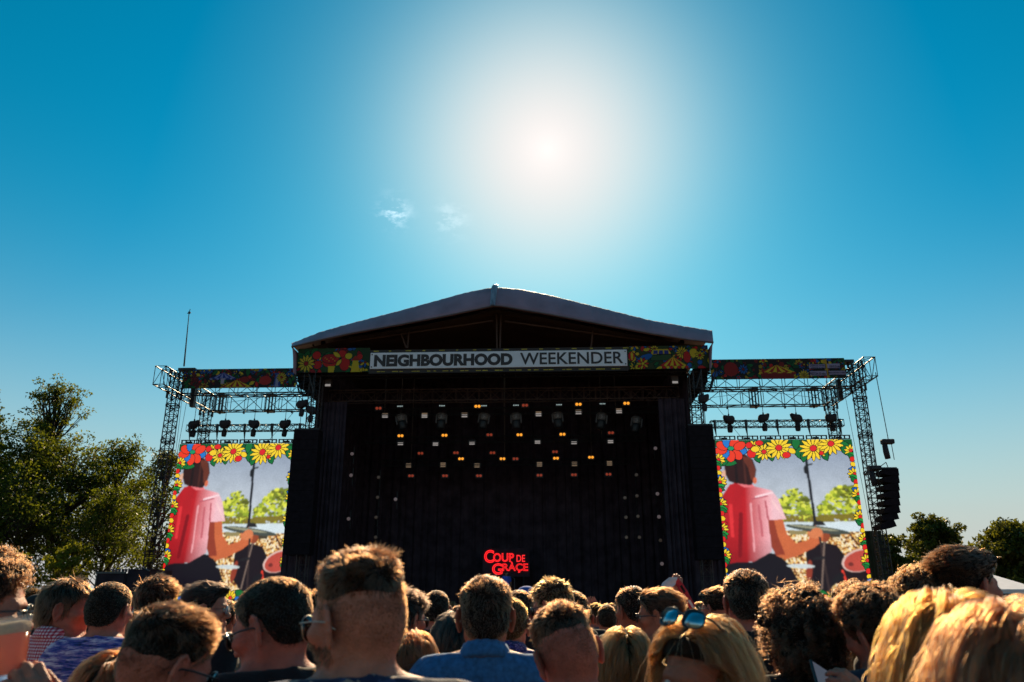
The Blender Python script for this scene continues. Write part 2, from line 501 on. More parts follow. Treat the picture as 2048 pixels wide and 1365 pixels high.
# ------------------------------------------------------------------ main stage
YF = 40.0
st = thing('festival_stage', 'large dark open-air stage with peaked tarpaulin roof in the middle', 'stage', (0, YF, 0))
FL, FR = at(594, 720, YF).x, at(1418, 715, YF).x
fz0, fz1 = at(1005, 742, YF).z, at(1005, 694, YF).z
SX0, SX1 = at(618, 800, YF + 0.5).x, at(1392, 800, YF + 0.5).x
YB = 53.0
m = MB(); m.box((SX0 - 0.2, YF - 0.4, 0), (SX1 + 0.2, YB, 1.35)); m.build('deck', M_blacks, st)
def drape(p0, p1, z0, z1, folds, depth, n=160):
    p0, p1 = Vector(p0), Vector(p1); d = (p1 - p0); nrm = Vector((-d.y, d.x, 0)).normalized()
    vs = []; fs = []
    for k in range(n + 1):
        t = k / n; w = depth * (math.sin(t * folds * 2 * PI) + 0.5 * math.sin(t * folds * 3.3 * PI + 1))
        for z in (z0, z1): vs.append(p0 + d * t + nrm * w + Vector((0, 0, z)))
    off = len(vs)
    for k in range(n + 1):
        for z in (z0, z1): vs.append(Vector(vs[2 * k + (0 if z == z0 else 1)]) + nrm * 0.03)
    for k in range(n):
        a = 2 * k; fs.append([a, a + 2, a + 3, a + 1]); a += off; fs.append([a, a + 1, a + 3, a + 2])
    mb = MB(); mb.add(vs, fs); return mb
drape((SX0, YB, 0), (SX1, YB, 0), 1.35, fz1 + 3, 40, 0.06, 200).build('back_drape', M_black, st)
for sx in (SX0 + 0.25, SX1 - 0.25):
    drape((sx, YF + 1.2, 0), (sx, YB, 0), 0.0, fz1 + 1.0, 20, 0.05, 100).build('side_drape', M_black, st)
for x0, x1 in ((628, 688), (1322, 1386)):           # black legs just inside the opening
    a, b = at(x0, 900, YF + 1.4), at(x1, 900, YF + 1.4)
    drape((a.x, YF + 1.4, 0), (b.x, YF + 1.4, 0), 1.35, fz0 - 1.3, 7, 0.05, 50).build('wing_drape', M_black, st)

for x0, x1 in ((574, 634), (1380, 1440)):           # black masking behind the speaker hangs
    a, b = at(x0, 1000, YF + 0.35), at(x1, 1000, YF + 0.35)
    drape((a.x, YF + 0.35, 0), (b.x, YF + 0.35, 0), 0.0, at(x0, 880, YF + 0.35).z, 6, 0.04, 40).build('masking_drape', M_black, st)

# roof: a tarpaulin laid over the front truss, drooping to a lower front edge
lowpx = [(583, 694), (640, 680), (700, 667), (800, 649), (900, 630), (985, 612), (1000, 612), (1100, 629), (1200, 648), (1300, 667), (1380, 680), (1427, 685)]
uppx = [(583, 688), (640, 665), (700, 648), (800, 622), (880, 600), (930, 586), (975, 577), (990, 575), (1040, 579), (1100, 591), (1200, 616), (1300, 641), (1380, 655), (1424, 662)]
lows = [at(x, y, YF - 0.5) for x, y in lowpx]; ups = [at(x, y, YF + 1.0) for x, y in uppx]
def lerp_pts(ps, x):
    return float(np.interp(x, [p.x for p in ps], [p.z for p in ps]))
rng = np.random.default_rng(5)
NX, prof = 220, []
xa, xb = lows[0].x, lows[-1].x
V = []; rows = 15
ux0, ux1 = ups[0].x, ups[-1].x
for i in range(NX + 1):
    t = i / NX
    x = xa + (xb - xa) * t
    zl = lerp_pts(lows, x)
    xu = ux0 + (ux1 - ux0) * t
    zu = lerp_pts(ups, xu)
    wr = 0.013 * math.sin(x * 9.0 + 1.3 * math.sin(x * 2.1)) + 0.010 * math.sin(x * 23 + 2 * math.sin(x * 3.7))
    for k in range(rows):
        if k <= 9:                                   # front droop
            s = k / 9.0
            y = YF - 0.5 + 1.5 * s
            z = zl + (zu - zl) * (1 - (1 - s) ** 1.5)
            xx = x + (xu - x) * s
            env = math.sin(PI * s) * 0.75 + 0.25 * (s > 0.3)
            shear = wr * env + 0.008 * math.sin(x * 15 + s * 5) * env
            V.append((xx + shear * 0.5, y - shear * 1.2, z + shear * 0.7))
        else:                                        # roof slope to the back
            s = (k - 9) / (rows - 10)
            V.append((xu, YF + 1.0 + s * (YB - YF - 0.5), zu - 0.25 * s))
nv = len(V)
V += [(x, y + (0.06 if (q % rows) < 9 else 0), z - 0.06) for q, (x, y, z) in enumerate(V)]
F = []
for i in range(NX):
    for k in range(rows - 1):
        a = i * rows + k
        F.append([a, a + rows, a + rows + 1, a + 1]); F.append([nv + a, nv + a + 1, nv + a + rows + 1, nv + a + rows])
    a = i * rows; F.append([a, nv + a, nv + a + rows, a + rows])
mb = MB(); mb.add(V, F)
roof = mb.build('roof_tarpaulin', M_pvc, st, smooth=True)
# hem along the front edge, silver seam patch at the peak
hm = MB(); hm.tube([(p.x, YF - 0.52, p.z) for p in lows], 0.035, 5); hm.build('hem', mat('hem', (0.12, 0.1, 0.11), 0.5), roof)
pk = []
for s in np.linspace(0, 1, 10):
    a, b = at(985, 613, YF - 0.56), at(991, 573, YF + 0.94)
    y = YF - 0.60 + 1.5 * s; z = a.z + (b.z - a.z) * (1 - (1 - s) ** 1.5) + 0.06
    x = a.x + (b.x - a.x) * s
    w = 0.14 + 0.05 * s
    pk.append([(x - w, y, z - 0.05), (x - w * .4, y - .05, z + .03), (x + w * .2, y - .02, z), (x + w * .6, y - .05, z + .03), (x + w, y, z - 0.05)])
mb = MB(); mb.add([v for r_ in pk for v in r_], [[r_ * 5 + c, r_ * 5 + c + 1, r_ * 5 + c + 6, r_ * 5 + c + 5] for r_ in range(9) for c in range(4)])
mb.build('ridge_seam', M_seam, roof, smooth=True)
# lining under the roof and the end flaps
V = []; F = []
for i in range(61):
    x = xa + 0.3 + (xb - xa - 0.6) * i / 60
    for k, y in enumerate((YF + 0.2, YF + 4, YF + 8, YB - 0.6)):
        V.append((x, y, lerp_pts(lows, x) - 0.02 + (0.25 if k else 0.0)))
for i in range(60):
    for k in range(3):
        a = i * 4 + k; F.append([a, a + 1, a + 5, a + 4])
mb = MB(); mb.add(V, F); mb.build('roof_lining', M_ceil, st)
for sgn, xe, ptsz in ((-1, xa, lows[0].z), (1, xb, lows[-1].z)):
    xf = FL if sgn < 0 else FR
    mb = MB()
    vs = []
    for k in range(9):
        s = k / 8
        xx = xe + (xf - xe) * s ** 0.6
        for y in (YF - 0.45, YF + 0.8): vs.append((xx, y, ptsz + (fz0 - 0.1 - ptsz) * s))
    n0 = len(vs); vs += [(x + sgn * -0.04, y, z) for x, y, z in vs]
    fs = [[2*k, 2*k+1, 2*k+3, 2*k+2] for k in range(8)] + [[n0+2*k, n0+2*k+2, n0+2*k+3, n0+2*k+1] for k in range(8)] + [[2*k, 2*k+2, n0+2*k+2, n0+2*k] for k in range(8)]
    mb.add(vs, fs); mb.build('end_flap', M_pvc, st, smooth=True)
    drape((xe - sgn * 0.15, YF + 0.9, 0), (xe - sgn * 0.15, YB, 0), fz0 - 0.5, ptsz, 10, 0.03, 60).build('end_wall', M_black, st)
# struts inside the gable, front truss behind the fascia
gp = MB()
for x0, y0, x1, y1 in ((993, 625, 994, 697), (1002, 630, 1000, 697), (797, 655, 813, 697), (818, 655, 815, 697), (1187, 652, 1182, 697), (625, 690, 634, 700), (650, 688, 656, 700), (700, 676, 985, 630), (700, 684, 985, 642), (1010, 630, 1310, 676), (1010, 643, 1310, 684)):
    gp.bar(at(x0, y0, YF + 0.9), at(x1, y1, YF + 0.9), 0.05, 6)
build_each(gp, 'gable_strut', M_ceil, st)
truss(st, 'front_truss', (SX0 - 0.2, YF + 0.75, (fz0 + fz1) / 2 - 0.1), (SX1 + 0.2, YF + 0.75, (fz0 + fz1) / 2 - 0.1), (0, 0.35, 0), (0, 0, 0.62), 26, 0.04, 0.02)
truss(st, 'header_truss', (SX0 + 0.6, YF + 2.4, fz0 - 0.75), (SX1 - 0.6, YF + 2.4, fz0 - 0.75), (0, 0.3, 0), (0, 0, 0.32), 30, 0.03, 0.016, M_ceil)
for px_, s_ in ((630, -1), (1391, 1)):
    p = at(px_, 800, YF + 0.75)
    truss(st, 'corner_tower', (p.x, p.y, 0), (p.x, p.y, fz0 - 0.1), (0.3, 0, 0), (0, 0.3, 0), 34, 0.035, 0.018, mat('corner_truss', (0.06, 0.045, 0.045), 0.5, metal=0.3))
for px_, s_ in ((607, -1), (1416, 1)):               # dark brackets under the fascia ends
    a = at(px_, 748, YF + 0.3)
    truss(st, 'corner_bracket', (a.x, a.y, fz0 - 0.05), (a.x - s_ * 0.35, a.y, fz0 - 1.1), (0.4, 0, 0), (0, 0.3, 0), 3, 0.04, 0.02)
# ground-level lattice legs lit under the speaker hangs
for px_ in (603, 1414):
    a = at(px_, 1150, YF - 0.6)
    truss(st, 'base_tower', (a.x, a.y, 0), (a.x, a.y, at(px_, 1108, YF - 0.6).z), (0.24, 0, 0), (0, 0.24, 0), 7, 0.025, 0.012, mat('corner_truss', (0.06, 0.045, 0.045)))

# printed fascia and the name board
def flora(seed, n, colors, xr, yr, rr, lw):
    def go(cv):
        rg = random.Random(seed)
        for _ in range(n):
            x, y, r = rg.uniform(*xr), rg.uniform(*yr), rg.uniform(*rr)
            k = rg.random(); c = rg.choice(colors)
            if k < 0.25: cv.sunflower(x, y, r, rg.choice((7, 8, 9)), c, rg.choice((RED, YEL, (150, 30, 30))), lw, rg.random(), alt=rg.choice((None, None, BLU)), blunt=rg.random() < .5)
            elif k < 0.6: cv.leaf(x, y, r, r * 0.45, rg.uniform(0, PI), GRN if rg.random() < .6 else (15, 80, 40), lw)
            elif k < 0.8: cv.ell(x, y, r * 0.55, r * 0.5, c, rg.uniform(0, PI), lw)
            else: cv.leaf(x, y, r * 0.8, r * 0.4, rg.uniform(0, PI), c, lw)
    return go
def tent(cv, cx, y, w, h, c1, c2, lw=1.2):
    cv.poly([(cx - w - lw * 2, y + lw), (cx, y - h - lw), (cx + w + lw * 2, y + lw)], (15, 12, 14))
    n = 8
    for k in range(n):
        a, b = -1 + 2 * k / n, -1 + 2 * (k + 1) / n
        cv.poly([(cx + a * w, y), (cx, y - h), (cx + b * w, y)], c1 if k % 2 else c2)
        cv.ell(cx + (a + b) / 2 * w, y + 1, w / n * 0.9, h * 0.14, c2 if k % 2 else c1, 0, lw * .6)
PCOL = [RED, RED, YEL, YEL, ORG_, BLU, (170, 25, 30)]
def paint_fascia_left(X, Y):                         # picture coordinates = photo pixels, 594..738 x 697..745
    cv = Canvas(X, Y, (40, 75, 30))
    flora(3, 60, [RED, YEL, BLU, (170, 25, 30)], (594, 738), (695, 747), (6, 12), 0.8)(cv)
    for cx, cy, rx, ry in ((660, 724, 14, 11), (690, 728, 10, 14), (636, 730, 8, 8), (633, 711, 8, 8), (684, 708, 8, 7)): cv.ell(cx, cy, rx, ry, RED, 0, 1.0)
    cv.ell(661, 718, 17, 9, (205, 35, 35), 0, 1.2)
    for k in range(7): cv.ell(650 + k * 4, 716 + (k % 3) * 3, 0.9, 0.9, YEL)
    cv.leaf(673, 710, 9, 4, 0.6, YEL, .8); cv.leaf(678, 726, 8, 3.5, -0.9, YEL, .8); cv.ell(697, 713, 7, 6, YEL, 0, .8)
    cv.poly([(657, 733), (671, 733), (669, 745), (658, 745)], YEL)
    cv.poly([(703, 745), (706, 722), (717, 722), (720, 745)], YEL); cv.poly([(702, 722), (711, 712), (721, 722)], (190, 50, 30))
    cv.line((700, 734), (727, 742), 1.6, YEL)
    for x in (728, 733, 723): cv.ell(x, 741, 3.2, 2.6, YEL, 0, .7)
    cv.poly([(722, 697), (740, 697), (740, 728), (726, 722)], (45, 70, 35))
    cv.sunflower(613, 727, 17, 12, (240, 205, 50), (190, 30, 25), 0.9, 0.1)
    return cv.C
def paint_fascia_right(X, Y):                        # 1258..1418 x 692..738
    cv = Canvas(X, Y, (60, 70, 30))
    flora(9, 70, [RED, YEL, YEL, BLU], (1258, 1418), (690, 740), (5, 11), 0.8)(cv)
    cv.poly([(1300, 710), (1305, 698), (1338, 697), (1345, 708), (1345, 722), (1300, 722)], (20, 15, 15))
    cv.poly([(1302, 709), (1306, 699), (1337, 698), (1343, 708)], YEL); cv.poly([(1302, 711), (1343, 710), (1343, 721), (1302, 721)], (60, 90, 45))
    for k in range(3): cv.poly([(1308 + k * 11, 701), (1316 + k * 11, 701), (1316 + k * 11, 708), (1307 + k * 11, 708)], (60, 60, 150))
    cv.ell(1289, 716, 17, 6, BLU, -0.4, .8)
    cv.sunflower(1285, 727, 12, 10, RED, YEL, .8, alt=YEL)
    tent(cv, 1346, 734, 30, 20, YEL, RED, 0.7)
    cv.sunflower(1365, 706, 12, 12, YEL, (200, 150, 30), .8)
    cv.ell(1388, 707, 8, 9, YEL, 0, .8); cv.ell(1374, 715, 7, 11, RED, 0, .8); cv.sunflower(1400, 712, 9, 9, YEL, RED, .8)
    cv.ell(1263, 712, 6, 9, RED, 0, .8); cv.ell(1264, 712, 2.4, 8, YEL)
    return cv.C
def paint_wing_left(X, Y):                           # 366..593 x 738..776
    cv = Canvas(X, Y, (38, 26, 26))
    flora(21, 150, [RED, YEL, (200, 160, 40), BLU, (130, 25, 25), (130, 25, 25)], (366, 593), (737, 777), (4, 9), 0.7)(cv)
    tent(cv, 446, 757, 27, 12, (150, 150, 210), (40, 60, 150), .6); cv.poly([(442, 757), (450, 757), (449, 768), (443, 768)], (200, 180, 200))
    tent(cv, 474, 775, 33, 15, YEL, (180, 40, 30), .6)
    cv.poly([(548, 775), (551, 748), (558, 748), (562, 775)], (60, 80, 170)); cv.poly([(551, 775), (553, 752), (557, 752), (558, 775)], (170, 170, 210))
    cv.sunflower(563, 756, 10, 12, (230, 190, 50), (180, 30, 30), .5)
    cv.ell(531, 762, 12, 9, (200, 40, 35), 0, .7); cv.ell(490, 760, 9, 6, (160, 30, 30), 0, .6)
    return cv.C
def paint_wing_right(X, Y):                          # 1420..1692 x 718..759
    cv = Canvas(X, Y, (38, 26, 22))
    flora(33, 170, [RED, YEL, (200, 160, 40), BLU, (140, 25, 25), (140, 25, 25)], (1420, 1692), (717, 760), (4, 10), 0.8)(cv)
    cv.ell(1462, 738, 14, 14, (170, 30, 25), 0, .8)
    tent(cv, 1554, 746, 38, 16, YEL, (190, 40, 30), .7); cv.poly([(1520, 747), (1588, 747), (1584, 759), (1524, 759)], (150, 30, 25))
    cv.sunflower(1607, 752, 11, 12, (230, 190, 50), (170, 120, 30), .6)
    cv.poly([(1648, 721), (1655, 720), (1658, 756), (1652, 757)], (215, 165, 50))
    for x0, x1, y in ((1619, 1651, 729), (1656, 1681, 729), (1619, 1652, 743), (1657, 1690, 743)):
        y -= (x0 - 1619) * 0.01
        cv.poly([(x0 - 1, y), (x1 + 1, y), (x1 + 1, y + 10), (x0 - 1, y + 10)], (25, 20, 25)); cv.poly([(x0, y + 1), (x1, y + 1), (x1, y + 9), (x0, y + 9)], (190, 170, 205))
    return cv.C
def banner(name, label, X0, X1, Y0, Y1, Yd, painter, cell=0.03, cat='banner'):
    a, b = at((X0 + X1) / 2, Y1, Yd), at((X0 + X1) / 2, Y0, Yd)
    x0, x1 = at(X0, (Y0 + Y1) / 2, Yd).x, at(X1, (Y0 + Y1) / 2, Yd).x
    me = print_mesh(name, 0, x1 - x0, 0, b.z - a.z, int((x1 - x0) / cell), int((b.z - a.z) / cell),
                    lambda X, Y: painter(X, Y), X0, X1, Y0, Y1)
    o = link(name, me, M_print); loc = Vector((x0, Yd, a.z))
    o.location = Matrix.Rotation(YAW, 3, 'Z') @ loc; o.rotation_euler = (0, 0, YAW); ORG[o] = loc
    return tag(o, label, cat), (x0, x1, a.z, b.z)
banner('printed_banner', 'flower and fruit printed banner on the roof front, left of the name sign', 595, 739, 697, 745, YF - 0.05, paint_fascia_left, 0.025)
banner('printed_banner', 'printed banner with camper van and striped tent, right of the name sign', 1257, 1417, 692, 738, YF - 0.05, paint_fascia_right, 0.025)
wbl, dims_l = banner('printed_banner', 'flower and fairground printed banner along the left wing truss', 366, 593, 738, 776, YF - 0.02, paint_wing_left, 0.03)
wbr, dims_r = banner('printed_banner', 'printed banner with big top and signpost along the right wing truss', 1421, 1691, 718, 758, YF - 0.02, paint_wing_right, 0.03)
# the place names on the signpost print
M_ink = mat('printed_ink', (0.03, 0.02, 0.05), 0.7, var=0)
for txt, x0, x1, y0, y1 in (('LIVERPOOL 18 miles', 1620, 1649, 730, 733.4), ('CHESTER 20 miles', 1622, 1649, 734.4, 737.4), ('CREWE 25 miles', 1659, 1680, 731, 735.4), ('PRESTON 30 miles', 1620, 1651, 745, 750.5), ('MANCHESTER 21 miles', 1658, 1689, 744, 747.4), ('LEEDS 60 miles', 1664, 1686, 748.6, 751.4)):
    a, b = at(x0, y1, YF - 0.03), at(x1, y0, YF - 0.03)
    place_text(txt, a.x, b.x, a.z, b.z, YF - 0.03, 'lettering', M_ink, wbr, extrude=0.005, bold=0.01)
# top fringe of the fascia behind the sign
sg = thing('name_sign', 'long white name board lettered NEIGHBOURHOOD WEEKENDER on the roof front', 'sign', (at(998, 720, YF).x, YF - 0.1, at(998, 738, YF - 0.1).z))
x0, x1 = at(741, 720, YF - 0.1).x, at(1254, 715, YF - 0.1).x
zz0, zz1 = at(998, 736, YF - 0.1).z, at(998, 703.5, YF - 0.1).z
m = MB(); m.box((x0 - 0.06, YF - 0.09, zz0 - 0.24), (x1 + 0.06, YF - 0.03, zz1 + 0.18)); m.build('backing', mat('sign_backing', (0.03, 0.018, 0.015), 0.7), sg)
m = MB(); m.box((x0, YF - 0.17, zz0), (x1, YF - 0.094, zz1)); m.build('board', M_white, sg, bevel=0.02)
hgt = zz1 - zz0
u = (x1 - x0) / 513.0
place_text('NEIGHBOURHOOD', x0 + 8 * u, x0 + 286 * u, zz0 + hgt * 0.13, zz1 - hgt * 0.13, YF - 0.172, 'lettering', M_letter, sg, bold=0.055, extrude=0.02)
place_text('WEEKENDER', x0 + 301 * u, x0 + 505 * u, zz0 + hgt * 0.15, zz1 - hgt * 0.13, YF - 0.172, 'lettering', M_letter, sg, bold=0.014, extrude=0.02)
for bx in (x0 + 3.5 * u, x1 - 3.5 * u):
    for bz in (zz0 + hgt * .12, zz1 - hgt * .12):
        m = MB(); m.bar((bx, YF - 0.20, bz), (bx, YF - 0.165, bz), 0.035, 8); m.build('bolt', M_letter, sg)
fr = MB()
for k in range(46):
    xx = x0 + (x1 - x0) * (k + rng.random() * .6) / 46
    zz = zz0 - 0.16 if k % 3 else zz1 + 0.09
    fr.box((xx, YF - 0.099, zz), (xx + 0.12 + 0.2 * rng.random(), YF - 0.0895, zz + 0.045))
stuff(fr.build('fringe_print', mat('fringe_yellow', (0.5, 0.36, 0.03), 0.7, var=0.5, scale=3), sg))

# ------------------------------------------------------------------ wings: truss frames
WZ0, WZ1 = 12.38, 13.38
def wing(side):
    s = -1 if side == 'left' else 1
    tx = at(353, 760, YF + 0.4).x if s < 0 else at(1712, 745, YF + 0.4).x
    w = thing('wing_truss_frame', f'black lattice truss frame with two towers on the {side} of the stage', 'truss', (tx, YF + 0.4, 0), 'truss frames beside the stage')
    yf, yr = YF + 0.4, YF + 4.6
    truss(w, 'front_tower', (tx, yf, 0), (tx, yf, WZ1 + 0.25), (0.24, 0, 0), (0, 0.24, 0), 44, 0.032, 0.017, strap=7)
    truss(w, 'rear_tower', (tx, yr, 0), (tx, yr, WZ1), (0.24, 0, 0), (0, 0.24, 0), 44, 0.03, 0.015, strap=6)
    zc = (WZ0 + WZ1) / 2
    truss(w, 'side_truss', (tx - s * 0.05, yf - 2.0, zc), (tx - s * 0.05, yr + 0.3, zc), (0.28, 0, 0), (0, 0, 0.5), 9, 0.035, 0.02)
    xe = SX0 + 0.1 if s < 0 else SX1 - 0.1
    truss(w, 'rear_cross_truss', (tx - s * 0.3, yr, zc - 0.05), (xe, yr, zc - 0.05), (0, 0.25, 0), (0, 0, 0.47), 7, 0.035, 0.02)
    truss(w, 'front_cross_truss', (tx - s * 0.3, yf, zc - 0.1), (xe, yf, zc - 0.1), (0, 0.25, 0), (0, 0, 0.46), 7, 0.035, 0.018)
    # sleeve blocks and coupler plates
    sl = MB()
    for yy, zz in ((yf, WZ0 - 0.1), (yf, WZ1 + 0.1), (yr, WZ0 - 0.1)):
        for dx in (-0.27, 0.27):
            for dy in (-0.27, 0.27):
                sl.cbox((tx + dx, yy + dy, zz), (0.09, 0.09, 0.42))
    sl.cbox((tx - s * 0.55, yf + 0.2, WZ1 + 0.38), (0.95, 0.7, 0.12))
    sl.cbox((tx - s * 0.62, yf + 1.0, WZ0 + 0.05), (0.22, 0.3, 1.15))
    build_each(sl, 'sleeve_block', M_alud, w)
    for f in (0.02, 0.42):
        mb = MB(); xx = (tx - s * 0.3) + (xe - tx) * (0.05 + f)
        for dx in (-0.18, 0, 0.18):
            for dy in (-0.28, 0.28): mb.bar((xx + dx, yr + dy, zc - 0.55), (xx + dx, yr + dy, zc + 0.45), 0.035, 5)
        mb.cbox((xx, yr, zc - 0.55), (0.45, 0.6, 0.08)); mb.cbox((xx, yr, zc + 0.45), (0.45, 0.6, 0.08))
        stuff(mb.build('truss_joint', M_alud, w))
    br = MB()
    for k in range(5):
        xx = tx + (xe - tx) * (k + 0.6) / 5.2
        br.cbox((xx, yr - 0.1, WZ0 - 0.13), (0.08, 0.12, 0.16)); br.cbox((xx, yf, WZ0 - 0.18), (0.1, 0.14, 0.14))
    build_each(br, 'clamp', M_alud, w)
    return tx, xe
TXL, XEL = wing('left')
TXR, XER = wing('right')

# whip aerial on the left tower
a = at(368, 733, YF + 0.2); b = at(378, 628, YF + 0.2)
m = MB(); m.bar(a, b, 0.045, 6, 0.02); m.bar(b, b + Vector((0.01, 0, 0.12)), 0.06, 6); m.bar(b + Vector((-.1, 0, .03)), b + Vector((.1, 0, .06)), 0.025, 5); m.bar(b + Vector((0, 0, .1)), b + Vector((.03, 0, .28)), 0.02, 5)
solo('wind_mast', m, M_alud, 'thin tilted wind-meter mast on top of the left truss tower', 'mast', a)

# ------------------------------------------------------------------ LED screens
def paint_screen(U, Vv):
    # picture coordinates follow a crop of the photograph: left edge 172->205, right edge 770->862, y 545->1300
    xl = 172 + 33 * Vv; xr = 772 + 88 * Vv
    X = xl + (xr - xl) * U; Y = 545 + 755 * Vv
    cv = Canvas(X, Y, (172, 184, 198))
    cv.C[:] = np.array(srgb(150, 163, 182)) + (np.array(srgb(196, 204, 212)) - np.array(srgb(150, 163, 182))) * np.clip((Y - 620) / 260, 0, 1)[..., None]
    rg = np.random.default_rng(4)
    def blot(shape, k):
        a = rg.random(shape)
        for _ in range(k):
            a = (a + np.roll(a, 1, 0) + np.roll(a, -1, 0) + np.roll(a, 1, 1) + np.roll(a, -1, 1)) / 5
        a -= a.min(); return a / a.max()
    n1, n2, n3 = blot(X.shape, 3), blot(X.shape, 8), blot(X.shape, 2)
    cv.C *= (0.97 + 0.06 * n2)[..., None]
    # trees on the screen
    tr_ = random.Random(8)
    for cx0, cx1, cy0, cy1, k_ in ((432, 600, 772, 935, 260), (622, 860, 762, 932, 340)):
        for q in range(k_):
            f = tr_.random(); x = cx0 + (cx1 - cx0) * f; hgt = math.sin(PI * min(.95, max(.08, f))) ** .5
            y = cy1 - (cy1 - cy0) * hgt * tr_.random() ** .7
            tone = tr_.choice(((225, 228, 80), (195, 205, 60), (150, 170, 45), (120, 130, 40), (90, 95, 30)))
            mk = cv.ell_mask(x, y + 8, tr_.uniform(5, 15), tr_.uniform(4, 11), tr_.uniform(-.6, .6)) & (n1 + .5 * n2 > .30)
            cv.fill(mk, tone)
    lo = cv.poly_mask([(440, 908), (840, 900), (840, 940), (440, 940)]) & (n2 > 0.4); cv.C[lo] = srgb(130, 115, 40)
    cv.poly([(440, 938), (870, 936), (880, 1300), (420, 1300)], (212, 226, 232))
    mk = cv.poly_mask([(440, 975), (870, 985), (880, 1300), (420, 1300)])
    crowd = np.where((n3 > 0.6)[..., None], srgb(250, 240, 215), np.where((n3 > 0.5)[..., None], srgb(245, 215, 130), np.where((n3 > 0.42)[..., None], srgb(225, 140, 55), srgb(90, 45, 30))))
    cv.C[mk] = crowd[mk]
    cv.poly([(490, 975), (570, 978), (565, 995), (495, 995)], (150, 135, 90)); cv.poly([(670, 990), (720, 985), (715, 1010), (668, 1008)], (70, 60, 45))
    # far figure in black, drum
    cv.poly([(560, 1080), (590, 1045), (640, 1030), (700, 1045), (730, 1085), (735, 1150), (700, 1210), (640, 1260), (570, 1190)], (28, 14, 22))
    cv.ell(648, 1005, 22, 26, (150, 70, 40)); cv.ell(575, 1160, 14, 50, (150, 60, 40), 0.1)
    cv.poly([(710, 1130), (860, 1120), (865, 1300), (690, 1300)], (30, 12, 18))
    cv.ell(800, 1112, 82, 50, (225, 190, 180), -0.28); cv.ell(803, 1114, 76, 45, (190, 75, 62), -0.28); cv.ell(760, 1130, 12, 9, (120, 45, 40))
    cv.line((722, 1160), (735, 1200), 5, (230, 60, 40)); cv.line((690, 1200), (715, 1180), 14, (25, 20, 25))
    # drummer from behind: trousers, shirt, arm, head
    cv.poly([(195, 1110), (320, 1120), (400, 1078), (440, 1085), (490, 1135), (515, 1185), (560, 1240), (600, 1300), (190, 1300)], (22, 12, 22))
    sk = (205, 105, 62)
    cv.poly([(392, 925), (465, 925), (480, 990), (520, 1035), (575, 1020), (590, 975), (640, 985), (640, 1020), (600, 1055), (520, 1095), (470, 1108), (430, 1090), (405, 1040)], sk)
    cv.poly([(392, 925), (425, 925), (440, 1000), (470, 1085), (430, 1090), (405, 1040)], (150, 60, 40))
    cv.ell(608, 985, 34, 30, (215, 125, 80))
    cv.poly([(190, 830), (235, 760), (285, 745), (345, 770), (420, 790), (447, 830), (480, 925), (400, 928), (412, 1072), (330, 1118), (240, 1122), (195, 1135)], lambda x, y: np.clip(np.stack([0.46 + 0.42 * np.clip((x - 290) / 110, 0, 1) + 0 * y, 0.010 + 0.52 * np.clip((x - 300) / 125, 0, 1) ** 1.1, 0.016 + 0.56 * np.clip((x - 300) / 125, 0, 1) ** 1.1], 1) * (1 - 0.35 * np.clip((y - 1000) / 120, 0, 1))[:, None], 0, 1))
    for p, q, w, c in (((325, 850), (335, 1070), 4, (235, 160, 165)), ((350, 820), (420, 800), 5, (250, 215, 220)), ((390, 840), (400, 925), 4, (190, 95, 105)), ((360, 860), (372, 1000), 5, (200, 100, 110)), ((420, 840), (470, 915), 4, (250, 205, 205)), ((330, 830), (400, 815), 3, (180, 80, 95)), ((280, 900), (270, 1090), 9, (130, 10, 22)), ((235, 860), (240, 1000), 8, (225, 50, 55))): cv.line(p, q, w, c)
    cv.poly([(262, 752), (285, 742), (330, 752), (345, 772), (300, 775)], (235, 120, 125))
    cv.poly([(215, 650), (240, 620), (300, 610), (340, 640), (354, 690), (348, 735), (330, 765), (262, 755), (232, 745), (215, 705)], (48, 18, 16))
    cv.line((262, 640), (268, 745), 7, (30, 12, 12)); cv.line((300, 650), (306, 750), 5, (75, 34, 26))
    cv.poly([(290, 625), (330, 630), (352, 690), (345, 735), (330, 740), (318, 680)], (105, 48, 32)); cv.ell(347, 742, 9, 16, (215, 110, 75), 0.1)
    cv.poly([(196, 700), (218, 690), (222, 760), (196, 790)], (225, 175, 150))
    # cymbals and stands
    cv.line((572, 640), (606, 935), 6, (28, 26, 34)); cv.ell(572, 690, 11, 22, (28, 26, 30)); cv.line((572, 672), (598, 664), 4, (28, 26, 30))
    cv.ell(620, 972, 145, 15, (72, 78, 72), 0.13); cv.ell(600, 965, 110, 6, (150, 150, 125), 0.13); cv.poly([(600, 930), (640, 935), (655, 955), (595, 955)], (40, 36, 40))
    cv.ell(612, 985, 26, 20, (220, 128, 82)); cv.line((625, 1010), (662, 1250), 5, (55, 40, 40)); cv.line((645, 1030), (628, 1240), 4, (120, 100, 90)); cv.line((600, 1105), (640, 1100), 6, (35, 30, 34))
    cv.ell(538, 1138, 62, 10, (205, 214, 214), 0.03); cv.line((760, 1000), (800, 1050), 3, (40, 30, 30))
    for _ in range(2):                                # soft camera footage
        Cc = cv.C.copy()
        for ax in (0, 1): Cc = (np.roll(Cc, 1, ax) + 2 * Cc + np.roll(Cc, -1, ax)) / 4
        cv.C[1:-1, 1:-1] = Cc[1:-1, 1:-1]
    big = blot(X.shape, 60); cv.C *= (0.90 + 0.20 * big)[..., None]
    cv.C *= (0.90 + 0.2 * rg.random(X.shape))[..., None]
    # garland of flowers round the picture
    def lf(x, y, r, a, c=GRN): cv.leaf(x, y, r, r * .5, a, c, 2.4)
    cv.poly([(165, 540), (790, 540), (790, 575), (165, 580)], (15, 85, 40))
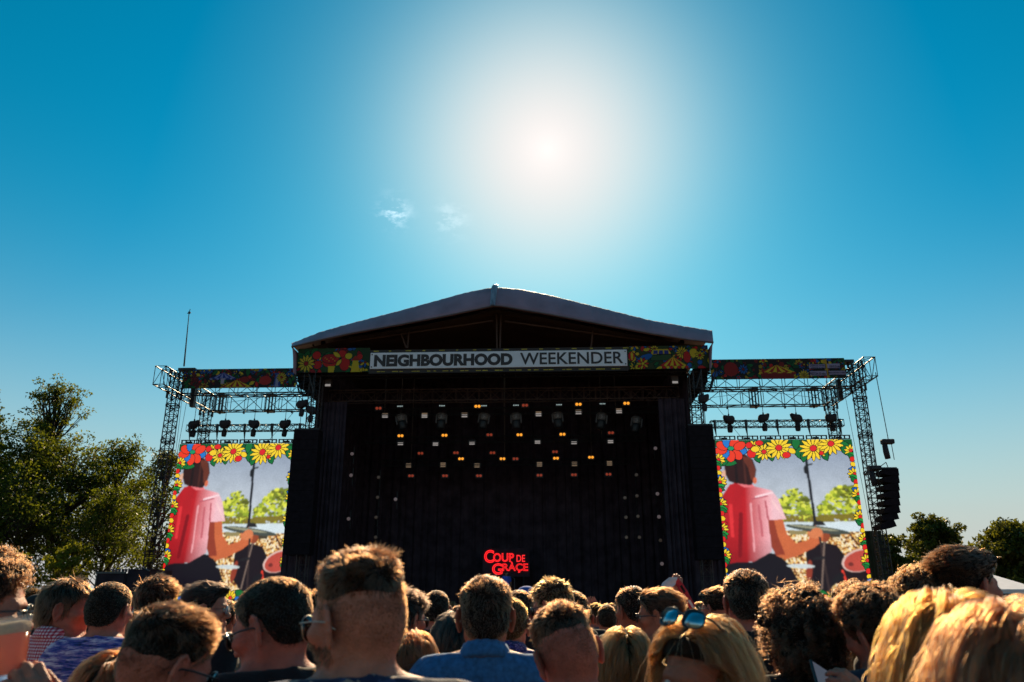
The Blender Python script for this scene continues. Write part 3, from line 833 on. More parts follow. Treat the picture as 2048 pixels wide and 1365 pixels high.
    for x, y, r, a in ((420, 615, 34, 1.4), (360, 632, 26, 1.2), (545, 600, 46, 1.3), (565, 625, 30, 1.7), (655, 620, 30, 1.2), (735, 575, 38, .4), (745, 600, 30, 1.0), (230, 650, 40, .2), (205, 655, 30, 2.8), (350, 560, 30, .8), (530, 560, 34, 1.6)): lf(x, y, r, a)
    for k in range(9):
        a = 2 * PI * k / 9 + .2
        cv.ell(245 + 44 * math.cos(a), 590 + 34 * math.sin(a), 27, 19, (235, 60, 35) if k % 3 else (40, 120, 200), a, 2.5)
    cv.ell(245, 585, 13, 10, (30, 150, 100), 0, 2)
    for x, y, r, n in ((390, 603, 40, 12), (455, 584, 56, 13), (605, 588, 60, 14), (682, 566, 54, 13), (345, 578, 30, 9)): cv.sunflower(x, y, r, n, (250, 212, 45), (220, 35, 40), 2.4, .2)
    for x, y, rx, ry in ((335, 612, 18, 20), (488, 620, 17, 14), (370, 560, 16, 12), (325, 570, 14, 14), (640, 612, 9, 9)): cv.ell(x, y, rx, ry, RED, 0, 2.3)
    cv.ell(352, 590, 18, 14, YEL, 0, 2.2); cv.ell(512, 600, 16, 12, YEL, .6, 2.2)
    def edge(x0, x1, y0, y1, seed, sgn):
        rr = random.Random(seed); y = y0; k = 0
        while y < y1:
            t = (y - y0) / (y1 - y0); x = x0 + (x1 - x0) * t + rr.uniform(-4, 4)
            kind = k % 5
            if kind == 0: cv.sunflower(x, y, 29, 10, (250, 212, 45), (220, 40, 40), 2.2, rr.random())
            elif kind == 1: lf(x, y, 25, rr.uniform(-.6, .6), (30, 150, 60)); lf(x + sgn * 4, y + 9, 19, rr.uniform(.4, 1), GRN)
            elif kind == 2: cv.ell(x, y, 10, 12, RED, 0, 2.2)
            elif kind == 3: cv.ell(x, y, 12, 10, YEL, .4, 2.2)
            else: cv.leaf(x, y, 19, 11, rr.uniform(-.5, .5), BLU if rr.random() < .7 else RED, 2.2)
            y += rr.uniform(18, 25); k += 1
    edge(186, 207, 640, 1300, 2, 1); edge(768, 858, 600, 1300, 5, -1)
    for x in range(230, 860, 50):
        cv.sunflower(x, 1268 + (x * 7 % 30), 34, 10, (250, 212, 45), (220, 40, 40), 2.2) if (x // 50) % 2 else (lf(x, 1262, 34, .5), cv.ell(x + 12, 1278, 16, 14, ORG_, 0, 2.2), cv.ell(x - 14, 1280, 12, 8, BLU, 0, 2))
    return cv.C
SCR_MESH = None
def screen(side):
    global SCR_MESH
    Ys = YF + 1.3
    if side == 'left': xl, xr = at(339, 1040, Ys).x, at(580, 1040, Ys).x
    else: xl, xr = at(1441, 1040, Ys).x, at(1726, 1040, Ys).x
    zt = at(460 if side == 'left' else 1570, 888 if side == 'left' else 880, Ys).z
    zb = 1.45
    cx = (xl + xr) / 2
    g = thing('video_screen', f'tall flower-framed LED screen showing a drummer, {side} of the stage', 'screen', (cx, Ys, zb), 'screens beside the stage')
    me = print_mesh('picture', -(xr - xl) / 2, (xr - xl) / 2, 0, zt - zb, 250, 290, paint_screen, 0, 1, 0, 1, 0.12)
    me.materials.append(M_led)
    o = bpy.data.objects.new('picture', me); C.objects.link(o); o.parent = g
    mb = MB(); mb.box((xl - 0.02, Ys + 0.125, zb - 0.05), (xr + 0.02, Ys + 0.3, zt + 0.02)); mb.build('cabinet', M_blacks, g)
    hg = MB()
    n = 6
    for k in range(n):                                # header bars with cut-outs
        a = xl + (xr - xl) * k / n + 0.05; b = xl + (xr - xl) * (k + 1) / n - 0.05
        hg.box((a, Ys, zt + 0.20), (b, Ys + 0.1, zt + 0.24)); hg.box((a, Ys, zt + 0.03), (b, Ys + 0.1, zt + 0.06))
        for q in np.linspace(a + 0.03, b - 0.03, 5): hg.box((q - 0.03, Ys + 0.02, zt + 0.06), (q + 0.03, Ys + 0.08, zt + 0.2))
        hg.box(((a + b) / 2 - .2, Ys + 0.02, zt + 0.06), ((a + b) / 2 + .12, Ys + 0.08, zt + 0.15))
    stuff(hg.build('header_bar', M_alud, g))
    # truss it hangs from
    z1 = zt + 0.72
    x0t, x1t = (at(372, 868, Ys).x, xr + 0.3) if side == 'left' else (xl - 0.1, at(1689, 860, Ys).x)
    tr = thing('screen_truss', f'thin horizontal truss carrying the {side} video screen', 'truss', ((x0t + x1t) / 2, Ys, z1), 'trusses above the screens')
    truss(tr, 'chord', (x0t, Ys + 0.1, z1 + 0.17), (x1t, Ys + 0.1, z1 + 0.17), (0, 0.17, 0), (0, 0, 0.17), 18, 0.025, 0.014)
    for k in range(5):
        xx = x0t + (x1t - x0t) * (0.03 + k * 0.235)
        mb = MB(); mb.bar((xx, Ys, z1), (xx + 0.04, Ys, z1 - 0.5), 0.07, 4, 0.02); mb.cbox((xx, Ys - 0.05, z1 + 0.17), (0.12, 0.1, 0.42)); mb.build('hanger', M_alud, tr)
    return Ys, z1, zt
YS, ZL, ZTL = screen('left')
YS, ZR, ZTR = screen('right')

# ------------------------------------------------------------------ bagged chain hoists
def hoist(px, py, Yd, ztop, label, tilt=0.0, low=None, scale=1.0, group='bagged chain hoists'):
    p = at(px, py, Yd)                                # centre of the bag
    t = thing('chain_hoist', label, 'hoist', p, group)
    mb = MB(); n = 14; sc = scale
    rows_ = [(-0.26, .10, .14), (-0.22, .2, .17), (-0.1, .29, .19), (0.04, .31, .2), (0.14, .30, .19), (0.20, .24, .16), (0.23, .12, .1)]
    vs = []
    for z, rx, ry in rows_:
        for i in range(n):
            a = 2 * PI * i / n
            dz = -0.06 * math.exp(-(math.cos(a) * rx / 0.12) ** 2) if z > 0.1 else 0
            x = rx * abs(math.cos(a)) ** 0.7 * (1 if math.cos(a) > 0 else -1); y = ry * abs(math.sin(a)) ** 0.7 * (1 if math.sin(a) > 0 else -1)
            vs.append((p.x + sc * (x + tilt * z * .6), p.y + sc * y, p.z + sc * (z + dz + tilt * x * .5)))
    fs = [[k*n+i, k*n+(i+1) % n, (k+1)*n+(i+1) % n, (k+1)*n+i] for k in range(len(rows_)-1) for i in range(n)] + [list(range(n))[::-1], list(range((len(rows_)-1)*n, len(rows_)*n))]
    mb.add(vs, fs); mb.build('rain_cover', M_cover, t, smooth=True)
    mb = MB(); zl = low if low is not None else p.z - 0.75
    mb.tube([(p.x + .02, p.y, p.z - 0.2 * sc), (p.x + .03 * (1 + tilt), p.y, p.z - 0.35 * sc), (p.x + .01, p.y, p.z - 0.6 * sc), (p.x, p.y, p.z - .72 * sc)], [.11 * sc, .14 * sc, .15 * sc, .12 * sc], 8); mb.build('chain_bag', M_cover, t, smooth=True)
    mb = MB(); mb.bar((p.x, p.y, p.z + 0.18 * sc), (p.x, p.y, ztop), 0.016, 5)
    mb.bar((p.x, p.y, p.z - 0.3 * sc), (p.x, p.y, zl), 0.016, 5); build_each(mb, 'chain', M_wire, t)
    mb = MB(); mb.cbox((p.x, p.y, p.z + 0.22 * sc), (0.07, 0.05, 0.14)); mb.build('hook', M_alud, t)
    return t
for k, (px_, py_, tl) in enumerate(((388, 849, .3), (450, 848, 0.1), (508, 848, -.1), (570, 848, .2))):
    hoist(px_, py_, YS + 0.1, WZ0 + 0.6, ('leftmost', 'second', 'third', 'rightmost')[k] + ' of the four bagged chain hoists above the left screen', tl, ZL + 0.3)
for k, (px_, py_, tl) in enumerate(((1458, 839, -.2), (1527, 836, .3), (1593, 836, -.4), (1662, 836, .1))):
    hoist(px_, py_, YS + 0.1, WZ0 + 0.6, ('leftmost', 'second', 'third', 'rightmost')[k] + ' of the four bagged chain hoists above the right screen', tl, ZR + 0.3)

# ------------------------------------------------------------------ speaker hangs beside the opening
def pa(px0, px1, py0, py1, label, side):
    Yp = YF - 0.9
    a, b = at(px0, (py0 + py1) / 2, Yp), at(px1, (py0 + py1) / 2, Yp)
    zt, zb = at((px0 + px1) / 2, py0, Yp).z, at((px0 + px1) / 2, py1, Yp).z
    t = thing('speaker_hang', label, 'speaker', ((a.x + b.x) / 2, Yp, zb), 'black speaker hangs either side of the stage opening')
    n = 12; h = (zt - zb) / n
    for k in range(n):
        mb = MB(); mb.box((a.x, Yp, zb + k * h + 0.006), (b.x, Yp + 0.8, zb + (k + 1) * h - 0.006)); mb.build('cabinet', M_spk, t)
    mb = MB(); mb.cbox(((a.x + b.x) / 2, Yp + .4, zt + .05), (b.x - a.x, .7, .08)); mb.build('rigging_frame', M_alud, t)
    hx = (a.x + b.x) / 2 + (0.1 if side < 0 else -0.1)
    mb = MB(); mb.bar((hx, Yp + .4, zt), (hx, Yp + .4, fz0), 0.018, 5); mb.build('chain', M_wire, t)
    return zt
zl = pa(577, 628, 860, 1110, 'tall black speaker hang between left screen and stage opening', -1)
zr = pa(1386, 1437, 851, 1120, 'tall black speaker hang between stage opening and right screen', 1)
hoist(604, 808, YF - 0.5, fz0 - 0.2, 'bagged chain hoist above the left speaker hang, nearest the left screen', .3, zl, 0.95)
hoist(622, 820, YF - 0.3, fz0 - 0.2, 'bagged chain hoist above the left speaker hang, against the stage corner', -.3, zl, 0.95)
hoist(1407, 797, YF - 0.5, fz0 - 0.2, 'bagged chain hoist above the right speaker hang', .2, zr, 0.95)

# ------------------------------------------------------------------ small line array outside the right tower
def line_array():
    Yd = YF - 1.2
    t = thing('line_array', 'curved black line array speaker hanging outside the right tower', 'speaker', at(1775, 1055, Yd))
    pts = [(1774, 942), (1775, 957), (1775, 972), (1775.5, 987), (1776, 1002), (1776, 1017), (1773, 1031), (1768, 1047)]
    angs = [0, 0.02, 0.04, 0.05, 0.06, 0.10, 0.2, 0.3]
    for (px_, py_), an in zip(pts, angs):
        c = at(px_, py_ + 5, Yd)
        q = Matrix.Rotation(-an, 3, 'Y')
        hw, hb, hf = 0.38, 0.175, 0.10                # back is taller than the front: wedge gaps open to the left
        vs = []
        for y in (-0.45, 0.45):
            for x, z in ((-hw, -hf), (0.05, -hb), (hw, -hb), (hw, hb), (0.05, hb), (-hw, hf)):
                vs.append(c + q @ Vector((x, y, z)))
        fs = [[0, 1, 2, 3, 4, 5][::1], [11, 10, 9, 8, 7, 6]] + [[i, (i + 1) % 6 + 0, (i + 1) % 6 + 6, i + 6][::-1] for i in range(6)]
        mb = MB(); mb.add(vs, fs); mb.build('cabinet', M_spk, t)
    top = at(1765, 940, Yd)
    mb = MB(); mb.cbox(top + Vector((0, 0, 0.05)), (1.2, 0.5, 0.07)); mb.build('rigging_frame', M_alud, t)
    mb = MB(); a = at(1772, 925, Yd)
    mb.bar(a, top + Vector((-.25, 0, .05)), 0.02, 5); mb.bar(a, top + Vector((.3, 0, .05)), 0.02, 5); mb.bar(at(1759, 945, Yd), at(1764, 1040, Yd), .014, 4); build_each(mb, 'sling', M_wire, t)
line_array()
for px_, py_, zt_, lab in ((1774, 884, at(1751, 745, YF - 1.5).z, 'chain hoist in black cover holding the small line array'), (1748, 937, WZ0, 'chain hoist in black cover close to the right tower')):
    p = at(px_, py_, YF - 1.2)
    t = thing('chain_hoist', lab, 'hoist', p, 'bare chain hoists outside the right tower')
    mb = MB(); mb.cbox(p + Vector((0.02, 0, 0)), (0.6, 0.35, 0.24)); mb.build('motor', M_cover, t, bevel=0.05)
    mb = MB(); mb.tube([p + Vector((-.14, 0, -.1)), p + Vector((-.12, 0, -.5)), p + Vector((-.08, 0, -.85))], [.13, .15, .14], 8); mb.build('chain_bag', M_cover, t, smooth=True)
    topx = at(1751, 745, YF - 1.5) if px_ == 1774 else at(1722, 760, YF - 1.2)
    mb = MB(); mb.bar(p + Vector((.08, 0, .1)), topx, 0.02, 5); mb.bar(p + Vector((.2, 0, -.1)), p + Vector((.22, 0, -.9)), 0.018, 5); build_each(mb, 'chain', M_wire, t)
for a, b, lb in (((1716, 770, YF), (1770, 1090, YF - .5), 'long slanting wire right of the right truss tower'), ((1690, 790, YF + 2), (1738, 1040, YF + 1), 'slanting wire between the right screen and its tower, the longer one'), ((1705, 790, YF), (1732, 980, YF), 'slanting wire between the right screen and its tower, the shorter one'), ((376, 790, YF + .5), (350, 930, YF), 'slanting wire right of the left truss tower, the longer one'), ((365, 790, YF), (352, 900, YF), 'slanting wire right of the left truss tower, the shorter one')):
    mb = MB(); mb.bar(at(*a), at(*b), 0.012, 4); solo('guy_wire', mb, M_wire, lb, 'wire', at(*b), 'slanting wires by the towers')
for a, b, lb in (((437, 808, YF + 4), (600, 785, YF + 4), 'cable rising right across the left rear truss'), ((497, 790, YF + 4), (600, 805, YF + 4), 'cable falling right across the left rear truss'), ((530, 890, YS), (590, 822, YS), 'steep cable above the left screen'), ((1420, 796, YF + 4), (1560, 778, YF + 4), 'cable rising right across the right rear truss'), ((1500, 780, YF + 4), (1640, 797, YF + 4), 'cable falling right across the right rear truss'), ((1432, 812, YS), (1486, 880, YS), 'steep cable above the right screen')):
    mb = MB(); mb.bar(at(*a), at(*b), 0.011, 4); solo('signal_cable', mb, M_wire, lb, 'cable', at(*a), 'thin cables across the wings')

# ------------------------------------------------------------------ stage lighting
for Yr, py_, lab, x0_, x1_ in ((44.0, 822, 'front lighting truss inside the dark stage', 690, 1330), (46.5, 878, 'middle lighting truss inside the dark stage', 730, 1290), (49.0, 924, 'rear lighting truss inside the dark stage', 760, 1260)):
    a, b = at(x0_, py_, Yr), at(x1_, py_ - 6, Yr)
    tr = thing('lighting_truss', lab, 'truss', (0.5 * (a.x + b.x), Yr, a.z), 'lighting trusses under the roof')
    truss(tr, 'chord', (a.x, Yr + .5, a.z), (b.x, Yr + .5, a.z), (0, .18, 0), (0, 0, .18), 30, 0.025, 0.012, M_blacks)
    mb = MB()
    for f in (0.12, 0.5, 0.85): mb.bar((a.x + (b.x - a.x) * f, Yr + .5, a.z), (a.x + (b.x - a.x) * f, Yr + .5, fz1 + 1), 0.03, 5)
    build_each(mb, 'chain', mat('lit_chain', (0.12, 0.08, 0.06), 0.6, metal=.3), tr)  # chains coloured lighter brown, standing in for light falling on them
def pair_lamp(px, py, Yd, lit, label):
    p = at(px, py, Yd); t = thing('blinder_lamp', label, 'stage lamp', p, 'twin stage blinders')
    mb = MB(); mb.box((p.x - .24, Yd + .02, p.z - .15), (p.x + .24, Yd + .3, p.z + .13)); mb.build('housing', M_blacks, t)
    for dx in (-.095, .095):
        mb = MB(); mb.lathe((p.x + dx, Yd + .015, p.z), [(.085, 0), (.085, .03), (.05, .045)], 12, Matrix.Rotation(PI / 2, 3, 'X')); mb.build('bulb', M_orange if lit else M_dimred, t)
BL = [(955, 813, 44, 1), (1157, 809, 44, 1), (1253, 807, 44, 1), (757, 817, 44, 0), (1050, 811, 44, 0), (801, 872, 46.5, 1), (889, 871, 46.5, 1), (1039, 870, 46.5, 1), (1125, 869, 46.5, 1), (979, 870, 46.5, 0), (1222, 866, 46.5, 0), (922, 918, 49, 1), (1005, 918, 49, 1), (1112, 917, 49, 1), (1182, 915, 49, 1), (1031, 918, 49, 0), (841, 907, 49, 0), (912, 906, 49, 0), (985, 906, 49, 0), (1110, 904, 49, 0), (822, 952, 49, 0), (890, 952, 49, 0), (958, 952, 49, 0), (1079, 951, 49, 0), (1148, 950, 49, 0), (1217, 949, 49, 0)]
ordn = ['first', 'second', 'third', 'fourth', 'fifth', 'sixth', 'seventh', 'eighth', 'ninth', 'tenth']
rown = {44: 'front', 46.5: 'middle', 49: 'rear'}
def lab_rows(items, fmt):
    out = []
    for it in items:
        same = sorted([o for o in items if o[2] == it[2] and o[3] == it[3]], key=lambda o: o[0])
        out.append(fmt(ordn[same.index(it) % 10] if len(same) <= 10 else f'{same.index(it) + 1}th', it))
    return out
for it, lb in zip(BL, lab_rows(BL, lambda o, it: f"{o} {'glowing orange' if it[3] else 'dim red'} twin blinder from the left on the {rown[it[2]]} lighting truss")):
    pair_lamp(it[0], it[1], it[2] - .1, it[3], lb)
ST = [(770, 831, 44, 1), (849, 831, 44, 1), (929, 830, 44, 1), (1077, 828, 44, 1), (1157, 824, 44, 1), (1238, 822, 44, 1), (801, 886, 46.5, 1), (871, 887, 46.5, 1), (944, 885, 46.5, 1), (1075, 883, 46.5, 1), (1148, 884, 46.5, 1), (1221, 882, 46.5, 1), (817, 931, 49, 0), (886, 930, 49, 0), (954, 931, 49, 0), (1079, 929, 49, 0), (1149, 928, 49, 0), (1219, 927, 49, 0)]
for k, (it, lb) in enumerate(zip(ST, lab_rows(ST, lambda o, it: f"{o} white strobe panel from the left on the {rown[it[2]]} lighting truss"))):
    p = at(it[0], it[1], it[2] - .15); t = thing('strobe_panel', lb, 'stage lamp', p, 'strobe panels')
    mb = MB(); mb.box((p.x - .23, p.y + .01, p.z - .16), (p.x + .23, p.y + .25, p.z + .16)); mb.build('housing', M_blacks, t)
    mm = M_strobe if it[3] else M_strobe2
    for q in range(3):
        if it[2] == 46.5 and q == 2: continue
        dz = (-.11, 0.0, .10)[q]; hh = .05 if (q == 0 or k % 2) else .025
        mb = MB(); mb.box((p.x - .16, p.y, p.z + dz - hh * .7), (p.x + .16, p.y + .012, p.z + dz + hh * .8)); mb.build('tube', mm if q < 2 else M_strobe2, t)
MH = [(803, 840, 44, 0), (883, 838, 44, 0), (968, 838, 44, 0), (1032, 838, 44, 0), (1115, 836, 44, 0), (1203, 838, 44, 0), (1273, 845, 44, 0)]
for it, lb in zip(MH, lab_rows(MH, lambda o, it: f'{o} large grey moving head lamp from the left under the front truss')):
    p = at(it[0], it[1], 44.0 - .3); t = thing('moving_head', lb, 'stage lamp', p, 'moving head lamps')
    ang_ = random.Random(int(it[0])).uniform(-.25, .25); q = Matrix.Rotation(ang_, 3, 'Y')
    mb = MB(); mb.lathe(p, [(.27, .22), (.28, .26), (.27, .3), (.2, .31)], 14, q); mb.build('base', M_head, t, smooth=False)
    mb = MB(); mb.lathe(p, [(.2, -.62), (.24, -.5), (.26, -.2), (.22, -.1)], 14, q); mb.build('barrel', M_blacks, t, smooth=True)
    for s_ in (-1, 1):
        mb = MB(); mb.cbox(p + q @ Vector((s_ * .29, 0, -.02)), (.07, .2, .5), q); mb.build('yoke_arm', M_head, t)
    mb = MB(); mb.lathe(p, [(.22, -.08), (.25, 0), (.255, .14), (.25, .2)], 14, q); mb.build('mesh_guard', mat('mesh_guard', (0.16, 0.13, 0.12), .6, var=.7, scale=14), t)
GL = [(800, 813, 44, 2), (884, 812, 44, 2), (968, 812, 44, 2), (1032, 811, 44, 2), (1118, 810, 44, 2), (1205, 808, 44, 2)]
for it, lb in zip(GL, lab_rows(GL, lambda o, it: f'{o} small cluster of white LED eyes from the left along the front truss')):
    p = at(it[0], it[1], 43.9); t = thing('led_cluster', lb, 'stage lamp', p, 'white LED clusters')
    mb = MB(); mb.box((p.x - .2, p.y + .01, p.z - .1), (p.x + .2, p.y + .15, p.z + .1)); mb.build('housing', M_blacks, t)
    for dx in (-.13, -.045, .045, .13):
        mb = MB(); mb.lathe((p.x + dx, p.y, p.z), [(.033, 0), (.033, .012), (.012, .02)], 8, Matrix.Rotation(PI / 2, 3, 'X')); mb.build('lens', M_glint, t)
SD = [(704, 908, 1), (702, 951, 1), (697, 1038, 1), (757, 955, 0), (755, 995, 0), (791, 999, 1), (752, 1035, 0), (751, 1075, 0), (1311, 897, 1), (1315, 988, 1), (1273, 950, 0), (1250, 996, 0), (1274, 992, 0), (1318, 1034, 1), (1252, 1035, 0), (1276, 1033, 0), (1321, 1081, 0), (1324, 1128, 1), (1253, 1075, 0), (1279, 1075, 0)]
def sd_label(it):
    side = 'left' if it[0] < 1000 else 'right'; cx_ = lambda i: ('outer' if (i[0] < 720 or i[0] > 1300) else 'middle' if (i[0] < 770 or i[0] > 1265) else 'inner')
    col = sorted([i for i in SD if (i[0] < 1000) == (it[0] < 1000) and cx_(i) == cx_(it)], key=lambda i: i[1])
    return f"{ordn[col.index(it)]} round lamp down the {side} {cx_(it)} lamp ladder inside the stage"
for k, (px_, py_, br) in enumerate(SD):
    p = at(px_, py_, 43.4 if br else 46)
    t = thing('side_lamp', sd_label((px_, py_, br)), 'stage lamp', p, 'round lamps on the side ladders')
    mb = MB(); mb.lathe(p, [(.10, -.02), (.10, 0), (.07, .02)], 12, Matrix.Rotation(PI / 2, 3, 'X')); mb.build('lens', M_lens if br else M_lensd, t)
    mb = MB(); mb.bar(p + Vector((0, .03, 0)), p + Vector((0, .32, 0)), .12, 10, .09); mb.build('can', M_blacks, t)
    mb = MB(); mb.bar(p + Vector((0, .3, 0)), p + Vector((0, .45, .0)), .03, 5); mb.bar(p + Vector((0, .45, -.5)), p + Vector((0, .45, .5)), .03, 5); mb.build('bracket', M_blacks, t)
for px_, py_, lab in ((656, 766, 'small floodlight under the left end of the roof front'), (1350, 760, 'small floodlight under the right end of the roof front')):
    p = at(px_, py_, YF + 1.0); t = thing('floodlight', lab, 'stage lamp', p, 'floodlights under the roof front')
    mb = MB(); mb.box((p.x - .18, p.y, p.z - .24), (p.x + .18, p.y + .3, p.z + .24)); mb.build('housing', mat('flood_housing', (0.06, 0.04, 0.035), .6), t)
    mb = MB(); mb.box((p.x - .15, p.y - .012, p.z - .2), (p.x + .15, p.y - .002, p.z - .08)); mb.build('lens', M_strobe, t)
    mb = MB(); mb.bar((p.x, p.y + .15, p.z + .2), (p.x, p.y + .15, fz0 + .3), .03, 5); mb.build('bracket', M_blacks, t)

# the band's glowing sign
Yb = 51.0
a, b, c_ = at(968, 1146, Yb), at(1056, 1100, Yb), at(1024, 1122, Yb)
bs = thing('band_sign', 'glowing red outlined sign reading COUP DE GRACE at the back of the stage', 'sign', (c_.x, Yb, a.z))
zm = at(1010, 1123, Yb).z
uu = (b.x - a.x) / 88.0
place_text('C', a.x, a.x + 20 * uu, zm - .1, b.z, Yb, 'letter', M_redled, bs, outline=0.032)
place_text('OUP', a.x + 18 * uu, a.x + 60 * uu, zm - .04, b.z - .2, Yb, 'letter', M_redled, bs, outline=0.032)
place_text('DE', a.x + 65 * uu, a.x + 82 * uu, zm - .04, b.z - .32, Yb, 'letter', M_redled, bs, bold=.01)
place_text('G', a.x + 16 * uu, a.x + 37 * uu, a.z - .12, zm - .12, Yb, 'letter', M_redled, bs, outline=0.032)
place_text('RÀÇE', a.x + 37 * uu, a.x + 88 * uu, a.z, zm - .02, Yb, 'letter', M_redled, bs, outline=0.028)
mb = MB(); mb.box((a.x - .1, Yb + .06, a.z - .25), (b.x + .1, Yb + .12, b.z + .1)); mb.build('panel', M_black, bs)
mb = MB()
for xx in (a.x + .3, b.x - .3): mb.bar((xx, Yb + .3, 1.35), (xx, Yb + .15, b.z), .04, 6); mb.bar((xx, Yb + .15, a.z), (xx, Yb + .1, a.z), .04, 6)
build_each(mb, 'stand', M_blacks, bs)
# ------------------------------------------------------------------ people: signed-distance bodies meshed with surface nets
f32 = np.float32
def v3(*a): return np.array(a, dtype=f32)
def d_ell(P, c, r):
    q = P - v3(*c); r = v3(*r)
    k0 = np.sqrt(((q / r) ** 2).sum(-1)); k1 = np.sqrt(((q / (r * r)) ** 2).sum(-1)) + 1e-6
    return k0 * (k0 - 1) / k1
def d_cap(P, a, b, r0, r1):
    a, b = v3(*a), v3(*b); ba = b - a; q = P - a
    h = np.clip((q @ ba) / max(float(ba @ ba), 1e-9), 0, 1)
    return np.sqrt(((q - h[..., None] * ba) ** 2).sum(-1)) - (r0 + (r1 - r0) * h)
def smin(a, b, k):
    h = np.clip(0.5 + 0.5 * (b - a) / k, 0, 1)
    return b + (a - b) * h - k * h * (1 - h)
def smax(a, b, k): return -smin(-a, -b, k)

def surface_nets(val, xs, ys, zs):
    nx, ny, nz = val.shape
    ins = val < 0
    c = np.zeros((nx - 1, ny - 1, nz - 1), np.int8)
    for dx in (0, 1):
        for dy in (0, 1):
            for dz in (0, 1): c += ins[dx:nx - 1 + dx, dy:ny - 1 + dy, dz:nz - 1 + dz]
    act = (c > 0) & (c < 8)
    I, J, K = np.nonzero(act)
    idx = -np.ones(act.shape, np.int32); idx[I, J, K] = np.arange(len(I))
    acc = np.zeros((len(I), 3)); cnt = np.zeros(len(I))
    X = [np.asarray(xs, float), np.asarray(ys, float), np.asarray(zs, float)]
    corners = [(0,0,0),(1,0,0),(0,1,0),(1,1,0),(0,0,1),(1,0,1),(0,1,1),(1,1,1)]
    for a in range(8):
        for ax in range(3):
            ca = corners[a]
            if ca[ax]: continue
            cb = list(ca); cb[ax] = 1
            va = val[I + ca[0], J + ca[1], K + ca[2]]; vb = val[I + cb[0], J + cb[1], K + cb[2]]
            m = (va < 0) != (vb < 0)
            t = np.where(m, va / np.where(m, va - vb, 1), 0)
            pa = np.stack([X[0][I + ca[0]], X[1][J + ca[1]], X[2][K + ca[2]]], 1)
            pb = np.stack([X[0][I + cb[0]], X[1][J + cb[1]], X[2][K + cb[2]]], 1)
            acc += np.where(m[:, None], pa + (pb - pa) * t[:, None], 0); cnt += m
    V = acc / cnt[:, None]
    Fs = []
    for ax in range(3):
        sl0 = [slice(None)] * 3; sl1 = [slice(None)] * 3
        sl0[ax] = slice(0, -1); sl1[ax] = slice(1, None)
        ch = ins[tuple(sl0)] != ins[tuple(sl1)]
        o1, o2 = (ax + 1) % 3, (ax + 2) % 3
        sh = [slice(None)] * 3; sh[o1] = slice(1, -1); sh[o2] = slice(1, -1)
        E = np.argwhere(ch[tuple(sh)])
        if not len(E): continue
        E[:, o1] += 1; E[:, o2] += 1
        def cell(d1, d2):
            q = E.copy(); q[:, o1] += d1; q[:, o2] += d2
            return idx[q[:, 0], q[:, 1], q[:, 2]]
        quad = np.stack([cell(-1, -1), cell(0, -1), cell(0, 0), cell(-1, 0)], 1)
        flip = ins[E[:, 0], E[:, 1], E[:, 2]]
        quad[~flip] = quad[~flip][:, ::-1]
        Fs.append(quad)
    F = np.vstack(Fs)
    return V, F[(F >= 0).all(1)]
def axis(lo, hi, flo, fhi, hf, hc):
    flo, fhi = max(lo, flo), min(hi, fhi)
    a = np.arange(flo, fhi + hf, hf)
    l = np.arange(a[0] - hc, lo - hc, -hc)[::-1]; r = np.arange(a[-1] + hc, hi + hc, hc)
    return np.concatenate([l, a, r]).astype(f32)
def grid(xs, ys, zs):
    g = np.stack(np.meshgrid(xs, ys, zs, indexing='ij'), -1)
    return g.astype(f32)

# head in its own frame: +y is the face, origin at its middle, 0.236 m high
def head_sdf(P, jaw=1.0):
    d = d_ell(P, (0, -.014, .03), (.076, .098, .088))
    d = smin(d, d_ell(P, (0, -.035, -.012), (.064, .070, .075)), .03)
    d = smin(d, d_ell(P, (0, .026, -.030), (.060, .064, .084)), .03)
    Q = P * v3(1, 1, 1); Q = np.concatenate([np.abs(P[..., :1]), P[..., 1:]], -1)
    d = smin(d, d_cap(Q, (.052 * jaw, -.005, -.055), (.018, .072, -.102), .016, .017), .028)
    d = smin(d, d_cap(P, (-.012, .076, -.098), (.012, .076, -.098), .017, .017), .02)
    d = smin(d, d_ell(Q, (.046, .058, -.014), (.024, .026, .02)), .02)
    d = smin(d, d_cap(Q, (.012, .083, .022), (.040, .072, .022), .010, .010), .014)
    d = smax(d, -d_ell(Q, (.031, .094, .004), (.017, .013, .011)), .012)
    d = smin(d, d_cap(P, (0, .083, .014), (0, .104, -.027), .0075, .0115), .010)
    d = smin(d, d_ell(Q, (.010, .095, -.031), (.009, .011, .008)), .006)
    d = smin(d, d_ell(P, (0, .085, -.058), (.022, .012, .0065)), .006)
    d = smin(d, d_ell(P, (0, .083, -.071), (.019, .012, .0075)), .006)
    return d
HL_Y = [-.13, -.09, -.06, -.04, -.024, -.005, .015, .03, .05, .075, .1]
HL_Z = [-.078, -.076, -.066, -.045, .008, .018, -.004, .008, .040, .064, .076]
def hairline(y, fade=-1.0, front=0.0):
    z = np.interp(y, HL_Y, HL_Z)
    z = z + front * np.clip((y - .02) / .06, 0, 1)
    return np.maximum(z, fade)

